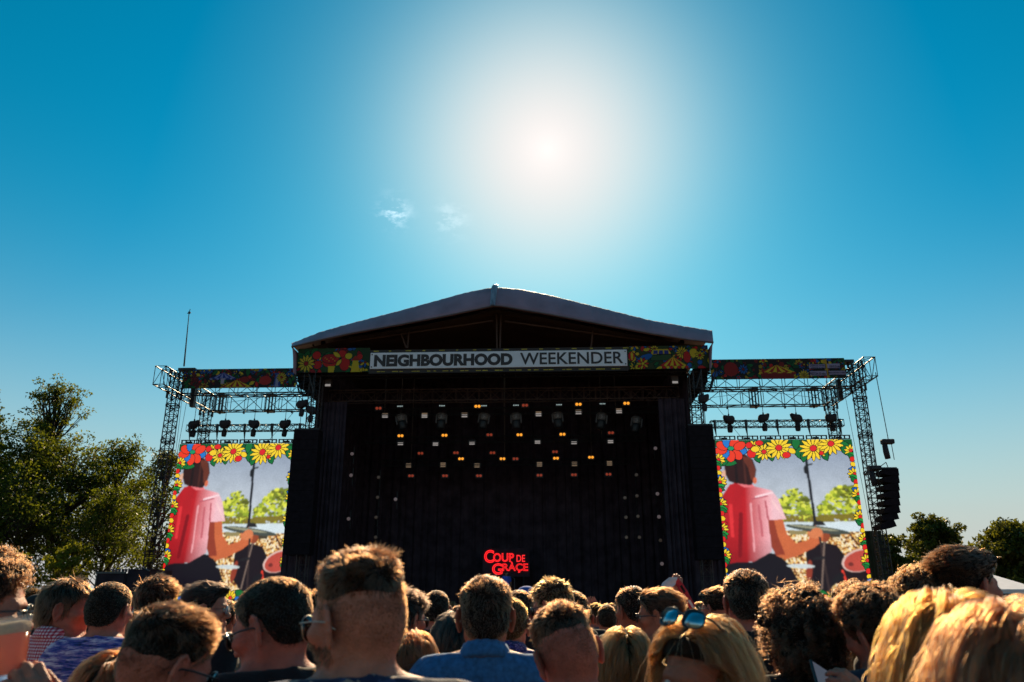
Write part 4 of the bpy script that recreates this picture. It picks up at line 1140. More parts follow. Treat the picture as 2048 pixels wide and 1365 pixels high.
def ear_mesh():
    xs, ys, zs = np.arange(-.016, .018, .0022), np.arange(-.03, .03, .0025), np.arange(-.045, .045, .0025)
    P = grid(xs, ys, zs)
    d = d_ell(P, (0, 0, 0), (.0055, .0175, .031))
    pts = [(.000, .013, -.004), (.002, .015, .012), (.003, .009, .027), (.003, -.004, .031), (.003, -.015, .022), (.003, -.018, .006), (.002, -.014, -.010), (.001, -.006, -.024)]
    for a, b in zip(pts[:-1], pts[1:]): d = smin(d, d_cap(P, a, b, .0036, .0036), .004)
    d = smin(d, d_ell(P, (0, .001, -.029), (.0045, .008, .009)), .006)
    d = smax(d, -d_ell(P, (.007, .003, -.003), (.006, .009, .016)), .004)
    d = smax(d, -d_ell(P, (.007, -.004, .014), (.0045, .008, .011)), .004)
    return surface_nets(d, xs, ys, zs)
EAR_V, EAR_F = ear_mesh()
def hand_mesh(kind):
    """wrist at the origin, fingers along +y, palm towards -z, thumb towards +x"""
    h = .0045
    xs, ys, zs = np.arange(-.07, .09, h), np.arange(-.05, .22, h), np.arange(-.12, .06, h)
    P = grid(xs, ys, zs)
    d = d_ell(P, (0, .052, 0), (.041, .052, .015))
    d = smin(d, d_cap(P, (0, -.05, 0), (0, .02, 0), .027, .026), .02)
    curl = {'relaxed': (.45, .6, .5), 'grip': (1.0, .95, .7), 'open': (.06, .08, .08), 'hold': (.85, .8, .6)}[kind]
    for k, (x, L) in enumerate(((.030, .040), (.0105, .045), (-.010, .042), (-.029, .033))):
        p = np.array([x, .092 - .006 * abs(k - 1.2), 0.0]); a = 0.0; fan = (x * 1.2 if kind == 'open' else x * .3)
        for q in range(3):
            a += curl[q]; l = L * (1, .65, .5)[q]
            n = p + l * np.array([fan, math.cos(a), -math.sin(a)])
            d = smin(d, d_cap(P, p, n, .0095 - .0008 * q, .0090 - .001 * q), .005); p = n
    tb = {'relaxed': ((.030, .02, -.005), (.054, .055, -.018), (.056, .088, -.03)), 'grip': ((.030, .02, -.008), (.05, .05, -.035), (.035, .078, -.06)), 'open': ((.030, .02, 0), (.062, .045, -.004), (.082, .07, -.006)), 'hold': ((.030, .02, -.006), (.052, .055, -.022), (.042, .09, -.035))}[kind]
    d = smin(d, d_cap(P, tb[0], tb[1], .015, .012), .012); d = smin(d, d_cap(P, tb[1], tb[2], .0115, .009), .005)
    return surface_nets(d, xs, ys, zs)
HANDS = {k: hand_mesh(k) for k in ('relaxed', 'hold', 'open')}

def torso_sdf(P, arms, sleeve=None):
    d = d_ell(P, (0, .0, 1.27), (.168, .112, .205))
    d = smin(d, d_cap(P, (-.145, -.018, 1.398), (.145, -.018, 1.398), .058, .058), .06)
    Q = np.concatenate([np.abs(P[..., :1]), P[..., 1:]], -1)
    d = smin(d, d_cap(Q, (0.0, -.036, 1.450), (.14, -.022, 1.415), .050, .040), .05)
    d = smin(d, d_ell(P, (0, .0, 1.06), (.150, .105, .2)), .08)
    d = smin(d, d_ell(P, (0, -.005, .93), (.165, .112, .13)), .06)
    for sg in (-1, 1):
        e, w = arms[sg]
        sh = (sg * .182, -.018, 1.385)
        if sleeve is None:
            d = smin(d, d_cap(P, sh, e, .056, .041), .05); d = smin(d, d_cap(P, e, w, .040, .027), .02)
        else:
            sh_, e_ = np.array(sh), np.array(e)
            end = sh_ + (e_ - sh_) * min(sleeve, 1.0)
            d = smin(d, d_cap(P, sh_, end, .058, .058 - .010 * sleeve), .05)
            if sleeve > 1: d = smin(d, d_cap(P, e, np.array(e) + (np.array(w) - np.array(e)) * .93, .046, .034), .03)
    return d
def legs_sdf(P):
    Q = np.concatenate([np.abs(P[..., :1]), P[..., 1:]], -1)
    d = d_cap(Q, (.088, 0, .88), (.098, .012, .5), .088, .058)
    d = smin(d, d_cap(Q, (.098, .012, .5), (.10, -.015, .09), .056, .04), .03)
    return d
def feet_sdf(P):
    Q = np.concatenate([np.abs(P[..., :1]), P[..., 1:]], -1)
    return smin(d_ell(Q, (.102, .05, .042), (.048, .135, .045)), d_cap(Q, (.10, -.015, .06), (.10, -.015, .12), .045, .045), .03)
ARMS = {'down': {-1: ((-.245, -.05, 1.11), (-.215, .13, .96)), 1: ((.245, -.05, 1.11), (.215, .13, .96))},
        'up': {-1: ((-.26, .12, 1.50), (-.10, .16, 1.76)), 1: ((.26, .12, 1.50), (.10, .16, 1.76))}}

# shared clothes
def fold(P):
    return .0035 * np.sin(P[..., 0] * 38 + 5 * np.sin(P[..., 2] * 9)) * np.sin(P[..., 2] * 17 + P[..., 1] * 21) + .003 * np.sin(P[..., 2] * 55 + P[..., 0] * 60 + 3 * np.sin(P[..., 0] * 20))
_low = {}
def lower_meshes():
    if not _low:
        xs, ys, zs = np.arange(-.32, .33, .025), np.arange(-.2, .26, .025), np.arange(.05, 1.05, .03)
        P = grid(xs, ys, zs); pel = d_ell(P, (0, -.005, .93), (.165, .112, .13))
        d = smin(legs_sdf(P), pel, .05) - .012; d = np.maximum(d, .07 - P[..., 2]); d = np.maximum(d, P[..., 2] - .98)
        _low['trousers'] = np_mesh('trousers', *surface_nets(d, xs, ys, zs), True)
        zs = np.arange(-.02, .16, .02); P = grid(xs, ys, zs); d = np.maximum(feet_sdf(P) - .008, .004 - P[..., 2]); d = np.maximum(d, P[..., 2] - .12)
        _low['shoes'] = np_mesh('shoes', *surface_nets(d, xs, ys, zs), True)
    return _low
_shirts = {}
def shirt_mesh(key, arms, sleeve, collar, hc):
    k = (key, sleeve, collar, hc)
    if k in _shirts: return _shirts[k]
    lo = np.array([-.34, -.22, .82]); hi = np.array([.34, .28, 1.56])
    for sg in (-1, 1):
        pts = [arms[sg][0]] + ([arms[sg][1]] if sleeve > 1 else [])
        for p in pts: lo = np.minimum(lo, np.array(p) - .09); hi = np.maximum(hi, np.array(p) + .09)
    xs, ys = np.arange(lo[0], hi[0], hc), np.arange(lo[1], hi[1], hc)
    zs = axis(lo[2], hi[2], 1.25, 1.55, hc, .03)
    P = grid(xs, ys, zs)
    d = torso_sdf(P, arms, sleeve) - .013 - fold(P)
    nl = 1.464 if not collar else 1.462
    d = smax(d, P[..., 2] - (nl - .30 * P[..., 1]), .006)
    d = np.maximum(d, .86 - P[..., 2])
    me = np_mesh('shirt', *surface_nets(d, xs, ys, zs), True)
    _shirts[k] = me
    return me
_coll = {}
def collar_mesh():
    if 'c' in _coll: return _coll['c']
    V = []; F = []; n = 40
    ring = [(.066, 1.455, 0), (.068, 1.492, 0), (.0685, 1.505, 0), (.073, 1.507, 0), (.081, 1.490, 0), (.092, 1.462, 0), (.089, 1.455, 0), (.072, 1.452, 0)]
    m_ = len(ring)
    for i in range(n + 1):
        a = -PI / 2 + (PI * .93) * (2 * i / n - 1)         # open at the front (+y)
        for r, z, _ in ring:
            x = r * math.cos(a) * 1.0; y = r * math.sin(a) * 1.06 - .026
            z2 = z - .30 * (y + .03) - .006 + .0015 * math.sin(i * 1.9)
            V.append((x, y, z2))
    for i in range(n):
        for k in range(m_): F.append([i * m_ + k, i * m_ + (k + 1) % m_, (i + 1) * m_ + (k + 1) % m_, (i + 1) * m_ + k])
    F += [list(range(m_)), list(range(n * m_, (n + 1) * m_))[::-1]]
    me = bpy.data.meshes.new('collar'); me.from_pydata(V, [], F); me.update()
    me.polygons.foreach_set('use_smooth', np.ones(len(me.polygons), dtype=bool))
    _coll['c'] = me
    return me

# ---- cloth patterns
def cloth(name, build, rough=0.85):
    m = bpy.data.materials.new(name); m.use_nodes = True
    t = m.node_tree; n = t.nodes; p = n['Principled BSDF']; p.inputs['Roughness'].default_value = rough
    p.inputs['Sheen Weight'].default_value = 0.15; p.inputs['Specular IOR Level'].default_value = 0.25
    co = n.new('ShaderNodeTexCoord')
    col = build(t, n, co.outputs['Object'])
    t.links.new(col, p.inputs['Base Color'])
    nb = n.new('ShaderNodeTexNoise'); nb.inputs['Scale'].default_value = 14; nb.inputs['Detail'].default_value = 5
    t.links.new(co.outputs['Object'], nb.inputs['Vector'])
    b = n.new('ShaderNodeBump'); b.inputs['Strength'].default_value = .45; b.inputs['Distance'].default_value = .02
    t.links.new(nb.outputs[0], b.inputs['Height']); t.links.new(b.outputs[0], p.inputs['Normal'])
    MATS[name] = m
    return m
def ramp(n, stops, const=False):
    r = n.new('ShaderNodeValToRGB'); e = r.color_ramp.elements
    if const: r.color_ramp.interpolation = 'CONSTANT'
    e[0].position, e[0].color = stops[0][0], stops[0][1] + (1,)
    e[1].position, e[1].color = stops[-1][0], stops[-1][1] + (1,)
    for pos, c in stops[1:-1]:
        q = e.new(pos); q.color = c + (1,)
    return r
def plain_cloth(col, var=.25, scale=25):
    def b(t, n, vec):
        nz = n.new('ShaderNodeTexNoise'); nz.inputs['Scale'].default_value = scale; nz.inputs['Detail'].default_value = 6; t.links.new(vec, nz.inputs['Vector'])
        r = ramp(n, [(.3, tuple(c * (1 - var) for c in col)), (.7, tuple(min(1, c * (1 + var)) for c in col))]); t.links.new(nz.outputs[0], r.inputs[0]); return r.outputs[0]
    return b
def gingham(t, n, vec):
    sp = n.new('ShaderNodeSeparateXYZ'); t.links.new(vec, sp.inputs[0])
    outs = []
    for ax in (0, 2):
        m1 = n.new('ShaderNodeMath'); m1.operation = 'MULTIPLY'; m1.inputs[1].default_value = 78.0; t.links.new(sp.outputs[ax], m1.inputs[0])
        m2 = n.new('ShaderNodeMath'); m2.operation = 'FRACT'; t.links.new(m1.outputs[0], m2.inputs[0])
        m3 = n.new('ShaderNodeMath'); m3.operation = 'GREATER_THAN'; m3.inputs[1].default_value = .5; t.links.new(m2.outputs[0], m3.inputs[0]); outs.append(m3.outputs[0])
    ad = n.new('ShaderNodeMath'); ad.operation = 'ADD'; t.links.new(outs[0], ad.inputs[0]); t.links.new(outs[1], ad.inputs[1])
    hf = n.new('ShaderNodeMath'); hf.operation = 'MULTIPLY'; hf.inputs[1].default_value = .5; t.links.new(ad.outputs[0], hf.inputs[0])
    r = ramp(n, [(0, (.85, .68, .74)), (.25, (.62, .16, .21)), (.75, (.48, .02, .05))], True); t.links.new(hf.outputs[0], r.inputs[0]); return r.outputs[0]
def marl(t, n, vec):
    mp = n.new('ShaderNodeMapping'); mp.inputs['Scale'].default_value = (9, 9, 75); t.links.new(vec, mp.inputs[0])
    nz = n.new('ShaderNodeTexNoise'); nz.inputs['Scale'].default_value = 1; nz.inputs['Detail'].default_value = 7; nz.inputs['Roughness'].default_value = .75; t.links.new(mp.outputs[0], nz.inputs['Vector'])
    r = ramp(n, [(.38, (.015, .012, .04)), (.46, (.04, .07, .34)), (.52, (.22, .12, .36)), (.60, (.70, .58, .74))]); t.links.new(nz.outputs[0], r.inputs[0]); return r.outputs[0]
def floral(c0, c1, c2, scale=60):
    def b(t, n, vec):
        nz = n.new('ShaderNodeTexNoise'); nz.inputs['Scale'].default_value = scale * .35; nz.inputs['Detail'].default_value = 2; t.links.new(vec, nz.inputs['Vector'])
        mx = n.new('ShaderNodeMix'); mx.data_type = 'RGBA'; mx.inputs[0].default_value = .06; t.links.new(vec, mx.inputs[6]); t.links.new(nz.outputs[1], mx.inputs[7])
        vo = n.new('ShaderNodeTexVoronoi'); vo.inputs['Scale'].default_value = scale; t.links.new(mx.outputs[2], vo.inputs['Vector'])
        sp = n.new('ShaderNodeSeparateColor'); t.links.new(vo.outputs['Color'], sp.inputs[0])
        r = ramp(n, [(0, c0), (.45, c1), (.72, c2), (.9, c0)], True); t.links.new(sp.outputs[0], r.inputs[0]); return r.outputs[0]
    return b
def stripes(t, n, vec):
    sp = n.new('ShaderNodeSeparateXYZ'); t.links.new(vec, sp.inputs[0])
    m1 = n.new('ShaderNodeMath'); m1.operation = 'MULTIPLY'; m1.inputs[1].default_value = 34.0; t.links.new(sp.outputs[2], m1.inputs[0])
    m2 = n.new('ShaderNodeMath'); m2.operation = 'FRACT'; t.links.new(m1.outputs[0], m2.inputs[0])
    r = ramp(n, [(0, (.01, .035, .075)), (.38, (.02, .09, .16)), (.5, (.26, .16, .19)), (.85, (.32, .24, .28))], True); t.links.new(m2.outputs[0], r.inputs[0]); return r.outputs[0]
for nm, b in (('black_cotton', plain_cloth((.010, .009, .012))), ('denim_shirt', plain_cloth((.030, .135, .31), .3, 60)), ('light_blue_cotton', plain_cloth((.12, .30, .62), .1)),
              ('royal_polo', plain_cloth((.02, .12, .38))), ('gingham', gingham), ('marl', marl), ('stripes', stripes), ('dark_floral', floral((.012, .02, .06), (.03, .05, .13), (.30, .22, .18), 40)),
              ('purple_floral', floral((.02, .02, .10), (.05, .05, .28), (.30, .18, .36), 150)), ('white_cotton', plain_cloth((.6, .58, .64), .08)), ('red_cotton', plain_cloth((.35, .02, .02))), ('mauve_floral', floral((.05, .03, .06), (.14, .09, .16), (.3, .2, .25), 70)),
              ('grey_cotton', plain_cloth((.09, .085, .10))), ('navy_cotton', plain_cloth((.014, .018, .04)))):
    cloth(nm, b)
M_jeans = mat('dark_jeans', (.02, .025, .045), .9, var=.3, scale=30)
M_shoe = mat('shoe_leather', (.02, .018, .018), .6, var=.2)
def skin(name, col): return mat(name, col, .55, var=.24, scale=30, bump=.3, bscale=190, sss=.32, spec=.3)
SK = {'fair': skin('fair_skin', (.44, .165, .108)), 'pink': skin('pink_skin', (.41, .132, .090)), 'tan': skin('tan_skin', (.35, .118, .068)), 'dark': skin('olive_skin', (.34, .12, .065))}
def hair_mat(name, col, rough=.32, capmul=.55):
    m = bpy.data.materials.new(name); m.use_nodes = True; t = m.node_tree; t.nodes.clear()
    h = t.nodes.new('ShaderNodeBsdfHairPrincipled'); h.model = 'CHIANG'; h.parametrization = 'COLOR'
    h.inputs['Color'].default_value = tuple(col) + (1,); h.inputs['Roughness'].default_value = rough; h.inputs['Radial Roughness'].default_value = .45
    
    for k_, v_ in (('Random Roughness', .3), ('Random Color', .35)):
        for i_ in h.inputs:
            if i_.name == k_: i_.default_value = v_
    hi_ = t.nodes.new('ShaderNodeHairInfo'); rp_ = t.nodes.new('ShaderNodeValToRGB'); e_ = rp_.color_ramp.elements
    k0_, k1_ = (.25, 2.6) if max(col) < .1 else (.35, 1.5)
    e_[0].color = tuple(c * k0_ for c in col) + (1,); e_[1].color = tuple(min(.9, c * k1_) for c in col) + (1,)
    t.links.new(hi_.outputs['Random'], rp_.inputs[0]); t.links.new(rp_.outputs[0], h.inputs['Color'])
    o = t.nodes.new('ShaderNodeOutputMaterial'); t.links.new(h.outputs[0], o.inputs[0])
    cap = mat(name + '_root', tuple(c * capmul for c in col), .75, var=.5, scale=45, bump=.7, bscale=120, spec=.2)
    return m, cap
HAIR = {'black': hair_mat('black_hair', (.009, .005, .0035), capmul=.8), 'dark': hair_mat('dark_brown_hair', (.027, .0088, .0030), capmul=.25), 'brown': hair_mat('brown_hair', (.050, .0155, .0042), capmul=.3), 'light': hair_mat('light_brown_hair', (.12, .042, .009), capmul=.18),
        'ginger': hair_mat('ginger_hair', (.18, .055, .010), capmul=.25), 'auburn': hair_mat('auburn_hair', (.085, .0185, .0042), capmul=.16), 'blond': hair_mat('blond_hair', (.155, .048, .0115), capmul=.14), 'gold': hair_mat('golden_hair', (.27, .056, .006), capmul=.16)}
M_frame = mat('glasses_frame', (.012, .010, .012), .3, var=0)
M_dlens = mat('dark_lens', (.008, .008, .010), .08, var=0, spec=.8)
M_mirror = mat('mirror_lens', (.25, .42, .5), .06, metal=.95, var=0)
M_clear = mat('thin_metal', (.5, .42, .35), .3, metal=.9, var=0)
M_eye = mat('eye_white', (.6, .55, .5), .25, var=0); M_iris = mat('iris', (.03, .02, .015), .2, var=0)

STYLE = {  # tt/ts: hair thickness top/side; L: strand length top/side; lift: how far strands stand off; fade: hairline raised at the sides
    'crop':  dict(tt=.010, ts=.005, Lt=.008, Ls=.005, lift=.25, comb=(0, .5, -.1), rnd=.12, noise=.0015),
    'short': dict(tt=.020, ts=.007, Lt=.018, Ls=.007, lift=.14, comb=(.15, .6, -.05), rnd=.15, noise=.003),
    'fade':  dict(tt=.022, ts=.003, Lt=.022, Ls=.004, lift=.16, comb=(.25, .6, 0), rnd=.20, fade=.028, ramp=.055, stub=True, noise=.003),
    'midfade': dict(tt=.019, ts=.004, Lt=.020, Ls=.005, lift=.18, comb=(.3, .55, 0), rnd=.22, fade=-.012, ramp=.055, stub=True, noise=.003),
    'quiff': dict(tt=.024, ts=.006, Lt=.036, Ls=.008, lift=.08, comb=(0, -.9, .1), rnd=.10, fade=-.02, quiff=1.0),
    'slick': dict(tt=.018, ts=.008, Lt=.045, Ls=.02, lift=.05, comb=(0, -1, -.1), rnd=.06, quiff=.5),
    'messy': dict(tt=.025, ts=.011, Lt=.034, Ls=.012, lift=.14, comb=(.4, .5, 0), rnd=.30, noise=.006),
    'bowl':  dict(tt=.020, ts=.014, Lt=.045, Ls=.030, lift=.03, comb=(0, .25, -1), rnd=.08, front=-.016, low=-.018, noise=.003),
    'curly': dict(tt=.028, ts=.012, Lt=.024, Ls=.012, lift=.35, comb=(0, .4, 0), rnd=.40, noise=.008, curl=.005),
    'bigcurl': dict(tt=.062, ts=.058, Lt=.048, Ls=.048, lift=.45, comb=(0, 0, -.6), rnd=.5, noise=.018, curl=.010, low=-.07),
    'long':  dict(tt=.016, ts=.017, Lt=.42, Ls=.40, lift=.05, comb=(0, -.2, -1), rnd=.14, long=True, low=-.02),
}
CAN = {}
def rodrig(yaw, pitch, roll):
    return np.array(Matrix.Rotation(-yaw, 3, 'Z') @ Matrix.Rotation(-pitch, 3, 'X') @ Matrix.Rotation(roll, 3, 'Y'))
def cap_sdf(Lc, S, seed):
    """hair volume in the head frame"""
    z = Lc[..., 2]; y = Lc[..., 1]; x = Lc[..., 0]
    hs = d_ell(Lc, (0, -.014, .03), (.076, .098, .088))
    hs = smin(hs, d_ell(Lc, (0, -.035, -.012), (.064, .070, .075)), .03)
    hs = smin(hs, d_ell(Lc, (0, .026, -.030), (.060, .064, .084)), .03)
    w = np.clip((z - .02) / .08, 0, 1); w = w * w * (3 - 2 * w)
    t = S['ts'] + (S['tt'] - S['ts']) * w
    if not S.get('long') and S['ts'] < .05: t = t * (1 - .8 * np.exp(-((y + .012) / .030) ** 2 - (z / .042) ** 2))
    if 'quiff' in S: t = t + S['quiff'] * .022 * np.exp(-((y - .075) / .035) ** 2 - ((z - .085) / .05) ** 2)
    nz = S.get('noise', .0025)
    s1, s2 = seed * 1.7, seed * 2.9
    t = t + nz * (np.sin(x * 70 + s1) * np.sin(y * 62 + s2) * np.sin(z * 66 + s1 * s2) * 1.2 + .5 * np.sin(x * 150 + s2 + 2 * np.sin(z * 40)) * np.sin(y * 140 + s1))
    if not S.get('long'):
        zl0 = hairline(y, S.get('fade', -1.0), S.get('front', 0.0)) + S.get('low', 0.0) * np.clip((.03 - y) / .06, 0, 1)
        if S['ts'] < .05: t = t * np.clip(-.45 + (z - zl0 + .004 * np.sin(x * 90 + seed) + .004 * np.sin(y * 70 + seed)) / S.get('ramp', .026), -.45, 1)
    d = hs - t
    if S.get('long'):
        d = smin(d, d_ell(Lc, (0, -.055, -.10), (.100, .062, .17)), .04)
        d = smin(d, d_cap(np.concatenate([np.abs(Lc[..., :1]), Lc[..., 1:]], -1), (.076, -.01, .0), (.098, .0, -.22), .030, .030), .03)
        cut = .028 - np.clip((.05 - z) / .06, 0, 1) * .028          # face opening
        d = smax(d, y - (.020 + .075 * np.clip((z - .045) / .03, 0, 1)), .008)
        d = np.maximum(d, -(z + .30))
        return d
    zl = hairline(y, S.get('fade', -1.0), S.get('front', 0.0)) + S.get('low', 0.0) * np.clip((.03 - y) / .06, 0, 1)
    if 'low' in S and S['low'] < -.03: zl = np.where(y < .035, zl - .02, zl)
    return smax(d, (zl - z) * .8, .006)
def grad(fn, P, h=.003):
    g = np.stack([fn(P + v3(h, 0, 0)) - fn(P - v3(h, 0, 0)), fn(P + v3(0, h, 0)) - fn(P - v3(0, h, 0)), fn(P + v3(0, 0, h)) - fn(P - v3(0, 0, h))], -1)
    return g / (np.linalg.norm(g, axis=-1, keepdims=True) + 1e-9)
def strands(S, Rm, n, seed, down):
    """hair strands in the head frame (n, k, 3); down = gravity in the head frame"""
    rg = np.random.default_rng(seed)
    fn = lambda Q: cap_sdf(Q, S, seed)
    out = []; need = n; tries = 0
    pts = np.zeros((0, 3), f32)
    while len(pts) < n and tries < 8:
        tries += 1
        u = rg.normal(size=(n * 2, 3)); u /= np.linalg.norm(u, axis=1, keepdims=True)
        Q = (np.array([0, -.014, .02]) + u * np.array([.09, .11, .10]) * 1.1).astype(f32)
        for _ in range(4): Q = Q - (fn(Q)[:, None] * grad(fn, Q)).astype(f32)
        zl = hairline(Q[:, 1], S.get('fade', -1.0), S.get('front', 0.0)) + S.get('low', 0.0) * np.clip((.03 - Q[:, 1]) / .06, 0, 1)
        if S.get('long'): ok = (Q[:, 2] > -.01) & (Q[:, 1] < .062) & ((Q[:, 2] > .06) | (Q[:, 1] < .035))
        elif 'low' in S and S['low'] < -.03: ok = (Q[:, 2] > zl - .01) & ((Q[:, 1] < .05) | (Q[:, 2] > .05))
        else: ok = (Q[:, 2] - zl) / .03 > rg.random(len(Q)) ** 2 - .1
        ok &= np.abs(fn(Q)) < .004
        pts = np.vstack([pts, Q[ok]])
    pts = pts[:n]; n = len(pts)
    N = grad(fn, pts)
    w = np.clip((pts[:, 2] - .02) / .07, 0, 1)
    L = (S['Ls'] + (S['Lt'] - S['Ls']) * w) * rg.uniform(.55, 1.25, n)
    if S.get('long'): L = S['Lt'] * rg.uniform(.7, 1.05, n) * np.clip(.6 + (pts[:, 2] + .05) * 3, .5, 1.1)
    if S.get('front', 0) < 0: L = L * np.where(pts[:, 1] > .03, .55, 1)
    comb = np.array(S['comb'], float)
    K = 17 if S.get('long') else (9 if 'curl' in S else 5)
    # clumps: strands share the random lean of the nearest guide
    G = max(40, n // (60 if not S.get('long') else 14)); gi = rg.choice(n, G, replace=False)
    D = ((pts[:, None, :] - pts[None, gi, :]) ** 2).sum(-1).argmin(1) if n * G < 1.2e7 else rg.integers(0, G, n)
    glean = rg.normal(size=(G, 3)) * S['rnd']
    lean = glean[D] * .8 + rg.normal(size=(n, 3)) * S['rnd'] * .35 + (rg.random(n) < .04)[:, None] * rg.normal(size=(n, 3)) * .6
    if S.get('long'):
        side = np.sign(pts[:, 0] + .0001) * np.clip(np.abs(pts[:, 0]) / .04, .3, 1)
        d0 = np.stack([side * (.25 + .75 * np.clip((pts[:, 2] - .02) / .06, 0, 1)), -.45 * np.ones(n) * np.clip((pts[:, 1] + .06) / .05, 0, 1), -.5 * np.ones(n)], 1) + lean * .5
        d0 -= N * (d0 * N).sum(1, keepdims=True)
    else:
        cb = comb[None, :] * w[:, None] + (1 - w)[:, None] * (np.array([0, -.15, -.8]) if S['ts'] < .05 and 'quiff' not in S else comb)
        d0 = N * S['lift'] + cb + lean
        d0 -= N * np.minimum((d0 * N).sum(1, keepdims=True) - .10, 0)     # never into the head
    d0 /= np.linalg.norm(d0, axis=1, keepdims=True)
    P = np.zeros((n, K, 3)); P[:, 0] = pts - N * .002; cur = pts.copy().astype(f32); dr = d0
    ph = rg.random(n) * 6.28; om = rg.uniform(5, 9, n)
    if 'curl' in S: ph = (rg.random(G) * 6.28)[D] + rg.normal(size=n) * .25; om = rg.uniform(5, 9, G)[D]
    step = (L / (K - 1))[:, None]
    off = rg.uniform(.004, .014, n) if not S.get('long') else (rg.uniform(.004, .020, G)[D] + rg.uniform(-.003, .004, n))
    for k in range(1, K):
        if S.get('long'):
            g = grad(fn, cur)
            dr = dr + down * .30 + lean * .04
            facez = (cur[:, 1] > .035) & (cur[:, 2] < .07)
            dr = dr + facez[:, None] * np.stack([np.sign(cur[:, 0]) * .9, -.8 * np.ones(n), np.zeros(n)], 1)
            dn_ = (dr * g).sum(1, keepdims=True)
            dr = dr - g * np.minimum(dn_, 0)
            dr /= np.linalg.norm(dr, axis=1, keepdims=True) + 1e-9
            cur = (cur + dr * step).astype(f32)
            v = fn(cur); g = grad(fn, cur)
            cur = (cur + g * np.clip(off - v, -.010, .012)[:, None]).astype(f32)
            nd = cur - P[:, k - 1]; dr = nd / (np.linalg.norm(nd, axis=1, keepdims=True) + 1e-9)
            P[:, k] = cur
        else:
            dr = dr + down * .06 + lean * .05
            dr /= np.linalg.norm(dr, axis=1, keepdims=True)
            cur = (cur + dr * step).astype(f32)
            P[:, k] = cur
    if S.get('long'):
        tt = np.linspace(0, 1, K)[None, :]; wv = np.random.default_rng(seed + 5)
        p0, f0, am = wv.random(G) * 6.28, wv.uniform(4, 9, G), wv.uniform(.002, .009, G)
        wave = am[D][:, None] * np.sin(p0[D][:, None] + f0[D][:, None] * tt) * np.minimum(tt * 3, 1)
        P[..., 0] += wave; P[..., 1] += .6 * wave
        fl = rg.random(n) < .05                       # flyaway hairs
        P += (fl[:, None] * np.minimum(tt * 2, 1) * .02)[..., None] * (N + rg.normal(size=(n, 3)) * .5)[:, None, :]
    if 'curl' in S:
        a = np.cross(d0, np.array([0, 0, 1.0]) + lean * .1); a /= np.linalg.norm(a, axis=1, keepdims=True) + 1e-9; b = np.cross(d0, a)
        tt = np.linspace(0, 1, K)[None, :]
        amp = S['curl'] * np.minimum(tt * 2.5, 1)
        P += (amp * np.cos(ph[:, None] + tt * om[:, None] * 1.6))[..., None] * a[:, None, :] + (amp * np.sin(ph[:, None] + tt * om[:, None] * 1.6))[..., None] * b[:, None, :]
    return P
def stubble(S, n, seed):
    rg = np.random.default_rng(seed + 99)
    fn = lambda Q: head_sdf(Q)
    u = rg.normal(size=(n * 3, 3)); u /= np.linalg.norm(u, axis=1, keepdims=True)
    Q = (np.array([0, -.014, .02]) + u * np.array([.09, .11, .10])).astype(f32)
    for _ in range(4): Q = Q - (fn(Q)[:, None] * grad(fn, Q)).astype(f32)
    zl0 = hairline(Q[:, 1]); zl1 = hairline(Q[:, 1], S.get('fade', -1))
    t = np.clip((Q[:, 2] - zl0) / (zl1 - zl0 + 1e-4), 0, 1)
    ok = (Q[:, 2] > zl0) & (Q[:, 2] < zl1 + .012) & (rg.random(len(Q)) < t ** 1.2 + .03) & (np.abs(fn(Q)) < .003)
    Q = Q[ok][:n]; N = grad(fn, Q)
    d = N * .5 + np.array([0, -.1, -.5]) + rg.normal(size=Q.shape) * .2; d /= np.linalg.norm(d, axis=1, keepdims=True)
    tt = np.linspace(0, 1, 5)[None, :, None]
    return Q[:, None, :] + d[:, None, :] * tt * .004
def curves_obj(name, P, r0, m, parent):
    n, K, _ = P.shape
    cd = bpy.data.hair_curves.new(name)
    cd.add_curves([K] * n)
    cd.attributes['position'].data.foreach_set('vector', P.astype(f32).ravel())
    ra = cd.attributes.get('radius') or cd.attributes.new('radius', 'FLOAT', 'POINT')
    ra.data.foreach_set('value', (np.tile(np.linspace(1, .25, K), n) * r0).astype(f32))
    cd.materials.append(m)
    o = bpy.data.objects.new(name, cd); C.objects.link(o); o.parent = parent
    return o

